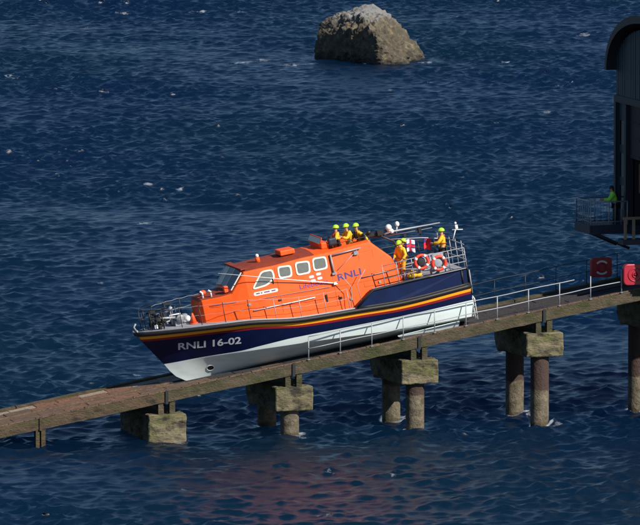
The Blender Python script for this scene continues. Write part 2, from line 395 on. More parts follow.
# ------------------------------------------------------------------ slipway
def build_slipway():
    root = empty('slipway', 'long sloping concrete and timber slipway running down into the sea under the lifeboat', 'slipway')
    UL, UR = -24.0, 34.0
    for v0, v1 in ((2.02, 2.38), (-2.38, -2.02)):
        m = MB(); rng = random.Random(3)
        us = [UL] + [u + 0 for u in (-14.1, -8.08, -1.98, 4.11, 10.23, 16.35, 22.5)] + [UR]
        for a, b in zip(us[:-1], us[1:]):
            # long precast lengths with slightly worn, uneven edges
            n = max(1, int((b - a) / .5)); pr = []
            for i in range(n + 1):
                u = a + (b - a) * i / n
                if i == 0: u += .025
                if i == n: u -= .025
                j = lambda s: rng.uniform(-s, s)
                zt, zb = SZ(u) + j(.012), SZ(u) - .5 + j(.015)
                pr.append([W(u, v0 + j(.012), zb), W(u, v1 + j(.012), zb), W(u, v1 + j(.012), zt), W(u, v0 + j(.012), zt)])
            vs = [p for q in pr for p in q]; fs = [(3, 2, 1, 0), tuple(n * 4 + k for k in range(4))]
            for i in range(n):
                for k in range(4): fs.append((i * 4 + k, i * 4 + (k + 1) % 4, (i + 1) * 4 + (k + 1) % 4, (i + 1) * 4 + k))
            m.add(vs, fs, 0 if a > -9 else 1)
        m.build('side_beam', ['beam_concrete', 'beam_timber'], root)
    # timber rubbing baulk on top of the near beam
    m = MB(); rng = random.Random(9)
    u = UL
    while u < UR:
        L_ = rng.uniform(.5, 1.1); z = .03 + rng.uniform(0, .035)
        if True:
            p = [W(u + .01, 2.06, SZ(u) + .006), W(u + L_ - .02, 2.06, SZ(u + L_) + .006), W(u + L_ - .02, 2.3, SZ(u + L_) + .006), W(u + .01, 2.3, SZ(u) + .006)]
            m.hexa(p + [q + Vector((0, 0, z)) for q in p], 0)
        u += L_
    m.build('edge_board', 'plank_brown', root)
    # slab under the planks
    m = MB()
    p = [W(UL, 2.015, SZ(UL) - .42), W(UR, 2.015, SZ(UR) - .42), W(UR, -2.015, SZ(UR) - .42), W(UL, -2.015, SZ(UL) - .42)]
    m.hexa(p + [q + Vector((0, 0, .22)) for q in p]); m.build('deck_slab', 'plank_dark', root)
    # deck panels in five lanes, the middle one is the keelway
    m = MB(); rng = random.Random(21)
    lanes = [(-1.99, -1.27), (-1.25, -.42), (.42, 1.08), (1.10, 1.98)]
    for li, (a, b) in enumerate(lanes):
        u = UL + rng.uniform(0, .8)
        while u < UR - 1.4:
            L_ = rng.uniform(1.0, 1.35); z = -.095 + rng.uniform(-.015, .015); tilt = rng.uniform(-.012, .012)
            r = rng.random(); down = u < -6.5
            if down:
                mi = 2 if (li == 0 and r < .6) or (li == 1 and r < .3) else (1 if r > .55 else 0)
                if u < -16: mi = 2 if r < .2 else 0
            else: mi = 3 if r < .9 else 0
            p = [W(u + .02, b, SZ(u) + z - .1), W(u + L_, b, SZ(u + L_) + z - .1), W(u + L_, a, SZ(u + L_) + z - .1), W(u + .02, a, SZ(u) + z - .1)]
            t = [q + Vector((0, 0, .1 + (tilt if k in (0, 1) else -tilt))) for k, q in enumerate(p)]
            m.hexa(p + t, mi); u += L_ + .02
    m.build('deck_panels', ['plank_brown', 'plank_red', 'plank_pale', 'plank_dark'], root)
    m = MB()
    def strip(u0, u1, a, b, dz, h, mi):
        p = [W(u0, b, SZ(u0) + dz), W(u1, b, SZ(u1) + dz), W(u1, a, SZ(u1) + dz), W(u0, a, SZ(u0) + dz)]
        m.hexa(p + [q + Vector((0, 0, h)) for q in p], mi)
    for u0, u1, mi in ((UL, -7.2, 0), (-7.19, UR, 1)):
        for a, b in ((-.41, -.27), (.27, .41)): strip(u0, u1, a, b, -.195, .12, mi)
        strip(u0, u1, -.26, .26, -.195, .05, mi)
    m.build('keelway', ['plank_brown', 'plank_dark'], root)
build_slipway()

def railing(v, us, u_top_end, mid_end, matn, name, label, r=.022):
    root = empty(name, label, 'railing'); i0 = root
    for u in us:
        m = MB(); m.tube([W(u, v, SZ(u) + .004), W(u, v, SZ(u) + 1.13)], r * 1.15); m.box((0, 0, 0), (.12, .12, .02), M=Matrix.Translation(W(u, v, SZ(u) + .06)) @ Matrix.Rotation(YAW, 4, 'Z') @ Matrix.Rotation(-math.atan(SL), 4, 'Y'))
        m.build('post', matn, root)
    for h, end, nm in ((1.13, u_top_end, 'top_rail'), (.58, mid_end, 'middle_rail')):
        m = MB(); pts = []
        n = 24
        for i in range(n + 1):
            u = us[0] + (end - us[0]) * i / n
            pts.append(W(u, v - (.0 if nm == 'top_rail' else -.03), SZ(u) + h + .012 * math.sin(u * 2.1)))
        m.tube(pts, r); m.build(nm, matn, root)
railing(2.345, [-1.27 + 1.53 * i for i in range(11)], 11.7, 14.0, 'light_metal', 'handrail', 'pale metal handrail along the near edge of the slipway beside the lifeboat')
railing(-2.2, [3.16 + 1.53 * i for i in range(9)], 15.6, 15.6, 'black_metal', 'handrail', 'thin dark handrail along the far edge of the slipway behind the pale one', .016)

# ------------------------------------------------------------------ trestles
tr_labels = {-8.08: 'squat concrete trestle standing waist-deep in the sea where the slipway is lowest',
             -1.98: 'concrete trestle with two short pillars under the bow half of the lifeboat',
             4.11: 'concrete trestle with two pale pillars under the stern half of the lifeboat',
             10.23: 'tall trestle with two tide-marked pillars between the lifeboat stern and the boathouse',
             16.35: 'dark trestle at the right edge of the photo under the boathouse end of the slipway'}
def cap_prism(m, u, zt, mi=0, dp=0):
    # crosshead: rectangular ends facing near, chamfered underside at the far end
    uw = .9; zb = zt - 1.12 - dp; n = 10; prof = [(2.46, zt), (2.46, zb), (-1.25, zb - .12), (-1.9, zb - .2), (-2.46, zb + .28), (-2.46, zt)]
    m.prism([W(u - uw, v, z) for v, z in prof], UD * 2 * uw, mi)
for u in TRESTLES:
    zt = 2.64 + SL * u
    root = empty('trestle', tr_labels[u], 'trestle', 'trestles carrying the slipway')
    m = MB(); cap_prism(m, u, zt, 0, .5 if u < -8 else 0); o = m.build('crosshead', 'cap_concrete', root)
    bm = bmesh.new(); bm.from_mesh(o.data); bmesh.ops.bevel(bm, geom=list(bm.edges), offset=.04, segments=1, affect='EDGES')
    bmesh.ops.triangulate(bm, faces=bm.faces)
    for it in range(5):
        lg = [e for e in bm.edges if e.calc_length() > .16]
        if lg: bmesh.ops.subdivide_edges(bm, edges=lg, cuts=1); bmesh.ops.triangulate(bm, faces=bm.faces)
    bm.normal_update()
    for q in bm.verts:
        k = noise.noise(q.co * 2.3) * .035 + noise.noise(q.co * 7) * .022; k -= max(0, noise.noise(q.co * 4.1 + Vector((5, 5, 5))) - .35) * .12
        q.co += q.normal * k
    bm.to_mesh(o.data); bm.free()
    for v in (1.83, -1.85):
        m = MB(); p = W(u - .05, v, 0); rr = .43
        zz = [-4, -.3, .2, 1, 1.6, 2.2, 3, 3.8, 4.6]; zz = [z for z in zz if z < zt - 1.1] + [zt - 1.0]
        m.tube([(p.x, p.y, z) for z in zz], rr, n=28); m.build('pillar', 'pile_concrete', root)
    for v in (2.15, -2.15):
        for du in (-.27, .27):
            m = MB(); a = u + du
            p = [W(a - .13, v + .17, zt - .02), W(a + .13, v + .17, zt - .02), W(a + .13, v - .17, zt - .02), W(a - .13, v - .17, zt - .02)]
            t = [W(a - .13, v + .17, SZ(a - .13) - .49), W(a + .13, v + .17, SZ(a + .13) - .49), W(a + .13, v - .17, SZ(a + .13) - .49), W(a - .13, v - .17, SZ(a - .13) - .49)]
            m.hexa(p + t); m.build('bearing_post', 'beam_concrete', root)
    for du in (-.5, .5):   # cross tie between the bearing posts, dark behind
        pass
    # bolted plate across the joint of the near beam
    m = MB(); m.box((0, 0, 0), (.14, .05, .62), M=Matrix.Translation(W(u - .02, 2.42, SZ(u) - .26)) @ Matrix.Rotation(YAW, 4, 'Z')); m.build('joint_plate', 'black_metal', root)
# short post at the water's edge
root = empty('support_post', 'short stub of a double post under the slipway just above the water at far left', 'post')
for du, w_ in ((-.13, .18), (.14, .2)):
    m = MB(); a = -14.1 + du
    for v in (2.2,):
        p = [W(a - w_ / 2, v + .16, -3), W(a + w_ / 2, v + .16, -3), W(a + w_ / 2, v - .16, -3), W(a - w_ / 2, v - .16, -3)]
        m.hexa(p + [q + Vector((0, 0, 3 + SZ(-14.1) - .50)) for q in p])
    m.build('upright', 'beam_timber', root)
m = MB(); m.box((0, 0, 0), (.12, .05, .62), M=Matrix.Translation(W(-14.1, 2.42, SZ(-14.1) - .24)) @ Matrix.Rotation(YAW, 4, 'Z')); m.build('joint_plate', 'beam_timber', root)

# ------------------------------------------------------------------ lifebuoy boxes on the rails
def arc_pts(cx, cz, r, a0, a1, n): return [(cx + r * math.cos(rad(a0 + (a1 - a0) * i / n)), cz + r * math.sin(rad(a0 + (a1 - a0) * i / n))) for i in range(n + 1)]
def rrect(w_, h_, r, n=5):
    pts = []
    for cx, cz, a in ((w_ / 2 - r, h_ / 2 - r, 0), (-w_ / 2 + r, h_ / 2 - r, 90), (-w_ / 2 + r, -h_ / 2 + r, 180), (w_ / 2 - r, -h_ / 2 + r, 270)):
        pts += arc_pts(cx, cz, r, a, a + 90, n)
    return pts
def lifebox(u, v, z, kind):
    lab = ('dark red lifebuoy box with white curved lettering on the far handrail' if kind == 0 else 'bright red lifebuoy box with a raised ring on its front, on the near handrail')
    root = empty('lifebuoy_box', lab, 'lifebuoy box', 'lifebuoy boxes on the slipway rails')
    w_, h_ = (1.02, .92) if kind == 0 else (1.12, .98)
    m = MB(); m.prism([W(u + x, v - .1, z + y) for x, y in rrect(w_, h_, .13 if kind == 0 else .2)], VD * .28)
    m.build('box', 'sign_red' if kind == 0 else 'sign_red_bright', root, bevel=.03)
    f = v + .19
    if kind == 0:
        for a0, a1 in ((40, 140), (220, 320)):
            m = MB(); o_ = arc_pts(0, 0, .36, a0, a1, 12); i_ = arc_pts(0, 0, .27, a1, a0, 12)
            m.prism([W(u + x, f, z + y * .95) for x, y in o_ + i_], VD * .012); m.build('lettering', 'sign_white', root)
        m = MB(); m.tube([W(u + x, f + .01, z + y) for x, y in arc_pts(0, 0, .2, 0, 345, 23)], .025, closed=True); m.build('ring', 'sign_red', root)
    else:
        for r, t in ((.34, .03), (.13, .035)):
            m = MB(); m.tube([W(u + x, f, z + y * .9) for x, y in arc_pts(0, 0, r, 0, 350, 35)], t, closed=True); m.build('ring', 'sign_red_bright', root)
        m = MB(); m.tube([W(u, f - .01, z), W(u, f + .04, z)], .07, n=16); m.build('knob', 'sign_red', root)
    m = MB(); m.box((0, 0, 0), (.9, .05, .06), M=Matrix.Translation(W(u, v - .13, z - .2)) @ Matrix.Rotation(YAW, 4, 'Z')); m.build('bracket', 'black_metal', root)
lifebox(14.5, -2.0, 6.87, 0); lifebox(14.62, 2.42, 7.0, 1)

# ------------------------------------------------------------------ boathouse
def build_boathouse():
    root = empty('boathouse', 'dark curved-roof boathouse on stilts at the right edge above the slipway', 'boathouse')
    HF, HB, HV = 16.35, 31.0, 5.0; EZ = 16.0; AZ = 18.7; FZ = 8.75
    def arch(v, off=0):
        t = v / HV; return EZ + (AZ - EZ) * math.sqrt(max(0, 1 - min(1, abs(t)) ** 2.2)) + off
    # roof shell with overhang
    n = 36; m = MB(); V = HV + .28; outer = []; inner = []
    for i in range(n + 1):
        a = math.pi * i / n; v = -V * math.cos(a); z = EZ - .05 + (AZ - EZ + .25) * math.sin(a) ** .9 if 0 < i < n else EZ - .05
        outer.append((v, z)); inner.append((v * .955, EZ - .05 + (z - EZ + .05) * .87))
    poly = outer + inner[::-1]
    vs = [W(HF - .55, v, z) for v, z in poly] + [W(HB + .3, v, z) for v, z in poly]; N_ = len(poly); fs = []
    for i in range(N_): fs.append((i, (i + 1) % N_, N_ + (i + 1) % N_, N_ + i))
    for i in range(n): fs.append((i, i + 1, N_ - 2 - i, N_ - 1 - i)); fs.append((N_ + i, N_ + i + 1, 2 * N_ - 2 - i, 2 * N_ - 1 - i))
    m.add(vs, fs); m.build('roof', 'roof_sheet', root)
    # front gable: vertical boards
    m = MB(); bw = .31; v = -HV; rng = random.Random(4)
    while v < HV - .01:
        v2 = min(v + bw, HV); z1 = EZ - .1 + (AZ - EZ) * math.sqrt(max(0, 1 - ((v + v2) / 2 / V) ** 2)) * .86; zb = 14.75 if abs(v) < 4.75 else FZ
        d = rng.uniform(0, .025)
        p = [W(HF - .06 - d, v + .022, zb), W(HF + .1, v + .022, zb), W(HF + .1, v2 - .022, zb), W(HF - .06 - d, v2 - .022, zb)]
        m.hexa(p + [q + Vector((0, 0, z1 - zb)) for q in p]); v = v2
    m.build('gable_boards', 'cladding', root)
    m = MB(); m.prism([W(HF + .02, v, z) for v, z in [(-HV + .02, FZ), (HV - .02, FZ)] + [(HV * math.cos(math.pi * i / 24) * .995, EZ - .12 + (AZ - EZ) * .84 * math.sin(math.pi * i / 24)) for i in range(25)]][:2] + [W(HF + .02, HV * math.cos(math.pi * i / 24) * .995, EZ - .12 + (AZ - EZ) * .84 * math.sin(math.pi * i / 24)) for i in range(25)], UD * .04)
    # side walls
    for s in (-1, 1):
        m2 = MB(); p = [W(HF + .1, s * HV, FZ), W(HB, s * HV, FZ), W(HB, s * (HV - .2), FZ), W(HF + .1, s * (HV - .2), FZ)]
        m2.hexa(p + [q + Vector((0, 0, EZ - FZ)) for q in p]); m2.build('side_wall', 'cladding', root)
    m2 = MB(); p = [W(HB - .2, HV, FZ), W(HB, HV, FZ), W(HB, -HV, FZ), W(HB - .2, -HV, FZ)]; m2.hexa(p + [q + Vector((0, 0, EZ + 1.5 - FZ)) for q in p]); m2.build('rear_wall', 'cladding', root)
    # lintel, door jambs, side panels either side of the boat door
    m = MB()
    def wb(u0, u1, v0, v1, z0, z1, mb, mi=0):
        p = [W(u0, v0, z0), W(u1, v0, z0), W(u1, v1, z0), W(u0, v1, z0)]; mb.hexa(p + [q + Vector((0, 0, z1 - z0)) for q in p], mi)
    wb(HF - .16, HF + .2, -HV - .04, HV + .04, 14.45, 14.78, m); m.build('lintel', 'frame_steel', root)
    for v in (-4.98, -3.5, 3.3, 4.78):
        m = MB(); wb(HF - .18, HF + .2, v, v + .26, FZ - .3, 14.44, m); m.build('jamb', 'frame_steel', root)
    for v0, v1 in ((-4.70, -3.52), (3.58, 4.76)):
        m = MB(); wb(HF + .0, HF + .12, v0, v1, FZ + .02, 14.42, m); m.build('wall_panel', 'cladding', root)
        for k in range(3):
            z = 13.6 - k * 1.55; m = MB(); wb(HF - .03, HF - .004, v0 + .18, v1 - .18, z - 1.15, z, m); m.build('window', 'glass_dark', root)
    # boat door: folding leaves, partly open
    for i in range(4):
        v = -3.2 + i * 1.62
        m = MB(); wb(HF + .02, HF + .12, v, v + 1.56, 11.9, 14.42, m)
        for k in range(3): wb(HF - .02, HF + .02 - .003, v + .1, v + 1.46, 12.0 + k * .8, 12.06 + k * .8, m)
        m.build('door_leaf', 'door_brown', root)
    # inner return wall beyond the open door, sunlight on it painted as a tan slab
    m = MB(); wb(HF + .3, HF + 7, -3.45, -3.3, FZ, 14.4, m); m.build('inner_wall', 'door_brown', root)
    m = MB(); wb(HF + .5, HF + .95, -3.28, -3.2, 10.2, 11.6, m); m.build('sunlit_wall_patch', 'tan_timber_lit_wall', root)
    # floor edge beams
    m = MB(); wb(HF - .1, HB, -HV, -2.5, FZ - .45, FZ - .02, m); wb(HF - .1, HB, 2.5, HV, FZ - .45, FZ - .02, m); m.build('floor_beam', 'steel_blue', root)
    # balcony on the far side of the door
    b = MB(); wb(14.3, HF - .12, -5.05, -2.9, FZ - .16, FZ - .01, b); wb(14.25, 14.33, -5.08, -2.87, FZ - .42, FZ + .02, b); wb(14.34, HF - .12, -2.93, -2.87, FZ - .42, FZ + .02, b); wb(14.34, HF - .12, -5.08, -5.02, FZ - .42, FZ + .02, b)
    bal = b.build('balcony', 'steel_blue', root)
    for v in (-4.9, -3.05):
        b = MB(); b.tube([W(14.6, v, FZ - .4), W(HF - .05, v, FZ - 1.15)], .06); b.build('brace', 'frame_steel', bal)
    b = MB(); top = FZ + 1.12
    loop = [W(HF - .2, -5.0, top), W(14.32, -5.0, top), W(14.32, -2.92, top), (W(HF - .2, -2.92, top))]
    b.tube(loop, .035); b.tube([p - Vector((0, 0, .95)) for p in loop], .02)
    for a, c in zip(loop[:-1], loop[1:]):
        k = int((c - a).length / .27)
        for i in range(k + 1):
            q = a.lerp(c, i / k); b.tube([q, q - Vector((0, 0, 1.1))], .032 if i % 3 == 0 else .016, n=6)
    b.build('balcony_railing', 'rail_grey', bal)
    # landing inside the door with a timber balustrade
    l = MB(); wb(15.1, HF + 3, -1.2, -.5, FZ - .7, FZ - .45, l); la = l.build('landing', 'steel_blue', root)
    l = MB()
    for i in range(9):
        u = 15.15 + i * .42; wb(u, u + .13, -.56, -.5, FZ - .44, FZ + .5, l)
    wb(15.1, HF + 3, -.58, -.48, FZ + .5, FZ + .62, l); l.build('balustrade', 'tan_timber_lit_wall', la)
    # stilts
    for u, v in ((17.6, -4.2), (17.3, -3.2), (23, -4.4), (29, -4.4), (17.2, 4.4), (23, 4.4), (29, 4.4)):
        q = W(u, v, 0); m = MB(); m.tube([(q.x, q.y, -4), (q.x, q.y, FZ - .45)], .28, n=16); m.build('stilt', 'steel_blue', root)
build_boathouse()

# ------------------------------------------------------------------ LIFEBOAT
th = math.atan(SL)
MBOAT = Matrix.Translation(W(6.95, 0, SZ(6.95))) @ Matrix.Rotation(rad(180) + YAW, 4, 'Z') @ Matrix.Rotation(th, 4, 'Y')
boat = empty('lifeboat', 'large orange and navy lifeboat heading bow-first down the slipway', 'lifeboat', M=MBOAT)

STEM = [(-.28, 13.25), (-.05, 13.75), (.3, 14.2), (.83, 14.55), (1.4, 14.98), (2.0, 15.35), (2.35, 15.55), (2.6, 15.66)]
yd = [(0, 2.3), (3, 2.44), (8, 2.44), (10, 2.38), (11.5, 2.22), (12.8, 1.86), (13.8, 1.42), (14.6, .95), (15.2, .52), (15.5, .26), (15.66, .07)]
zd = [(0, 1.95), (3.5, 1.84), (5.6, 1.93), (8.4, 2.06), (11, 2.42), (13, 2.52), (15.66, 2.58)]
yc = [(0, 1.96), (6, 1.98), (9, 1.90), (10.7, 1.66), (12.0, 1.2), (13.2, .68), (14, .34), (14.55, .04)]
zc = [(0, .36), (3.5, .48), (6.4, .68), (9, .84), (10.8, .91), (12.5, .93), (14.55, .85)]
zb = [(0, 1.16), (3.5, 1.12), (8.5, 1.16), (10.2, 1.07), (11.3, .98), (12.5, .96), (14.55, .86)]
zk = [(0, -.10), (11, -.14), (13.25, -.28)]
def hull_rows():
    rows = []  # each: function s-> (x,y,z), material of band above it
    return rows
def build_hull():
    ns = 90
    def stem_x(z): return interp(STEM, z)
    def row(kind, par):
        out = []
        for i in range(ns + 1):
            s = i / ns; s = s ** .85 if False else s
            if kind == 'bot':       # between keel and chine, par 0..1
                xe = 13.25 + (14.55 - 13.25) * par; X = s * xe
                c = s * 14.55; k = s * 13.25
                y0, z0 = .0 + .12, interp(zk, k); y1, z1 = interp(yc, c), interp(zc, c)
                y0 = .12 * min(1, (1 - s) / .2)
                bulge = math.sin(par * math.pi) * .06
                z = z0 + (z1 - z0) * par ** 1.25 - bulge * .3
                y = y0 + (y1 - y0) * par
                ze = interp(zk, 13.25) + (interp(zc, 14.55) - interp(zk, 13.25)) * par ** 1.25; X = X + (interp(STEM, ze) - xe) * s ** 7
                out.append((X, max(y, .0), z))
            else:                   # topsides: par is fraction from chine(0)..deck(1) or offset from a line
                f = par
                c = s * 14.55; d = s * 15.66
                z0 = interp(zc, c); z1 = interp(zd, d)
                if kind == 'boot': z = interp(zb, c); z = max(z, z0 + .02)
                elif kind == 'sub': z = z1 - par
                else: z = z0 + (z1 - z0) * f
                g = (z - z0) / (z1 - z0); 
                X = s * (14.55 + (15.66 - 14.55) * g); Xe = interp(STEM, z)
                X = X * (1 + (Xe / (14.55 + 1.11 * g) - 1) * s ** 6)
                fl = g + (.10 * math.sin(math.pi * g)) * (1 - min(1, max(0, (X - 9) / 3))) - .10 * math.sin(math.pi * g) * min(1, max(0, (X - 10.5) / 3))
                y = interp(yc, c) + (interp(yd, d) - interp(yc, c)) * fl
                out.append((X, y, z))
        return out
    R = []; band = []
    for p in (0, .25, .5, .75): R.append(row('bot', p)); band.append(0)
    R.append(row('top', 0)); band.append(0)
    R.append(row('boot', 0)); band.append(1)
    # extra rows between boot line and stripe, following the local fraction
    A = row('boot', 0); B = row('sub', .52)
    for f in (.33, .66):
        R.append([tuple(a + (b - a) * f for a, b in zip(p, q)) for p, q in zip(A, B)]); band.append(1)
    R.append(row('sub', .47)); band.append(2)
    R.append(row('sub', .36)); band.append(3)
    R.append(row('sub', .225)); band.append(4)
    R.append(row('top', 1)); band.append(4)
    m = MB(); W_ = ns + 1; vs = []
    for r in R: vs += r
    nR = len(R); fs = []; mis = []
    for j in range(nR - 1):
        for i in range(ns): m_ = (j * W_ + i, j * W_ + i + 1, (j + 1) * W_ + i + 1, (j + 1) * W_ + i); fs.append(m_); mis.append(band[j])
    n0 = len(vs); vs2 = vs + [(x, -y, z) for x, y, z in vs]
    fs2 = fs + [tuple(n0 + k for k in f[::-1]) for f in fs]; mis2 = mis + mis
    # bottom strip, deck, transom
    for i in range(ns): fs2.append((i, n0 + i, n0 + i + 1, i + 1)); mis2.append(0)
    t = (nR - 1) * W_
    for i in range(ns): fs2.append((t + i, t + i + 1, n0 + t + i + 1, n0 + t + i)); mis2.append(5)
    for j in range(nR - 1): fs2.append((j * W_, (j + 1) * W_, n0 + (j + 1) * W_, n0 + j * W_)); mis2.append(1 if j > 4 else 0)
    me = bpy.data.meshes.new('hull'); me.from_pydata(vs2, [], fs2)
    for k in ('hull_bottom', 'navy_paint', 'red_stripe', 'yellow_stripe', 'black_rubber', 'deck_grey'): me.materials.append(MATS[k])
    me.polygons.foreach_set('material_index', mis2)
    bm = bmesh.new(); bm.from_mesh(me); bmesh.ops.remove_doubles(bm, verts=bm.verts, dist=.0005); bmesh.ops.recalc_face_normals(bm, faces=bm.faces)
    for f in bm.faces: f.smooth = f.material_index in (0, 1, 2, 3, 4)
    for e in bm.edges:
        if len(e.link_faces) == 2 and e.calc_face_angle(0) > rad(28): e.smooth = False
        a_, b_ = e.verts
        if all(abs(q.co.z - interp(zc, min(14.5, q.co.x))) < .03 and abs(abs(q.co.y) - interp(yc, min(14.5, q.co.x))) < .06 for q in (a_, b_)) and abs(a_.co.x - b_.co.x) > .03: e.smooth = False
    bvh = BVHTree.FromBMesh(bm); bm.to_mesh(me); bm.free()
    o = link(bpy.data.objects.new('hull', me), boat)
    return o, bvh, R
hull, HBVH, HR = build_hull()
# rubbing strake round the deck edge, yellow/red stripe stays on the hull
m = MB()
for sgn in (1, -1):
    pts = [(x, sgn * (y + .02), z - .085) for x, y, z in HR[-1][::2]]
    if sgn == 1: m.tube(pts, .095, n=10)
    else: m.tube(pts, .095, n=10)
m.build('rubbing_strake', 'black_rubber', boat)
# chine spray rail and toe rail
m = MB()
for sgn in (1, -1): m.tube([(x, sgn * (y - .12), z + .02) for x, y, z in HR[-1][2::2]], .035, n=6)
m.build('toe_rail', 'light_metal', boat)
# bilge keels
for sgn in (1, -1):
    m = MB(); m.hexa([(.75, sgn * 1.66, -.08), (3.5, sgn * 1.66, -.06), (3.5, sgn * 1.60, -.06), (.75, sgn * 1.60, -.08), (.7, sgn * 1.90, .26), (3.75, sgn * 1.90, .14), (3.75, sgn * 1.78, .18), (.7, sgn * 1.78, .26)])
    m.build('bilge_keel', 'hull_bottom', boat)
# propeller tunnel bits, rudder, transom steps
for sgn in (1, -1):
    m = MB(); m.tube([(.9, sgn * 1.0, .05), (.45, sgn * 1.0, .05)], [.05, .09]);
    for k in range(4):
        a = k * math.pi / 2; m.hexa([(.5 + .03, sgn * 1.0 + .05 * math.cos(a), .05 + .05 * math.sin(a)), (.5 - .03, sgn * 1.0 + .05 * math.cos(a + .5), .05 + .05 * math.sin(a + .5)), (.47, sgn * 1.0 + .27 * math.cos(a + .55), .05 + .27 * math.sin(a + .55)), (.55, sgn * 1.0 + .27 * math.cos(a - .1), .05 + .27 * math.sin(a - .1)),
                                   (.52 + .03, sgn * 1.0 + .05 * math.cos(a), .05 + .05 * math.sin(a)), (.52 - .03, sgn * 1.0 + .05 * math.cos(a + .5), .05 + .05 * math.sin(a + .5)), (.49, sgn * 1.0 + .27 * math.cos(a + .55), .05 + .27 * math.sin(a + .55)), (.57, sgn * 1.0 + .27 * math.cos(a - .1), .05 + .27 * math.sin(a - .1))])
    m.build('propeller', 'rail_grey', boat)
m = MB()
for y in (2.18, 1.86): m.tube([(-.02, y, 1.35), (-.10, y, 1.2), (-.10, y, .22)], .028)
for k in range(4): m.tube([(-.10, 2.18, .3 + k * .28), (-.10, 1.86, .3 + k * .28)], .022)
m.build('stern_ladder', 'white_paint', boat)


# aft raised deck with sloping shoulder
def build_aft():
    m = MB()
    prof = [(0.02, 1.93), (0.02, 2.70), (3.1, 2.66), (4.78, 2.60), (5.68, 1.96), (4.5, 1.80), (3.5, 1.80)]
    n = len(prof)
    def yy(X): return interp(yd, X) - .012
    L_ = [(x, yy(x), z) for x, z in prof]; Rr = [(x, -yy(x), z) for x, z in prof]
    # side skins as thick bulwarks
    for s in (1, -1):
        vs = [(x, s * y, z) for x, y, z in L_] + [(x, s * (y - .45), z) for x, y, z in L_]
        fs = [tuple(range(n)), tuple(range(2 * n - 1, n - 1, -1))] + [(i, (i + 1) % n, n + (i + 1) % n, n + i) for i in range(n)]
        m.add(vs, fs, 0)
    o = m.build('bulwark', 'navy_panel', boat)
    m = MB(); m.box((1.55, 0, 2.28), (3.04, 3.75, .72)); m.build('aft_deck', 'deck_grey', boat)
    for s in (1, -1):
        m = MB()
        path = [(.05, 2.0), (.05, 2.72), (3.1, 2.69), (4.74, 2.63), (5.62, 2.0)]
        m.tube([(x, s * (yy(x) - .0), z) for x, z in path], .06, n=8)
        m.tube([(.35, s * (yy(.3) + .0), 1.98), (.35, s * yy(.3), 2.66)], .05, n=6)
        # lower guard along the panel foot
        m.tube([(x, s * (yy(x) + .01), interp(zd, x) + .03) for x in np.linspace(.05, 5.6, 12)], .055, n=8)
        m.build('bulwark_fender', 'black_rubber', boat)
    # dark panel frame near stern corner
    for y in (2.27, -2.27):
        m = MB(); m.tube([(-.02, y, 1.5), (-.04, y, 2.6)], .03, n=6); m.build('stern_corner_post', 'rail_grey', boat)
    # grey capping strip
    for s in (1, -1):
        m = MB(); m.box((2.4, s * 2.3, 2.70), (4.6, .26, .03), M=Matrix.Rotation(rad(.9), 4, 'Y') @ Matrix.Translation((0, 0, .04))); m.build('side_deck', 'deck_grey', boat)
build_aft()

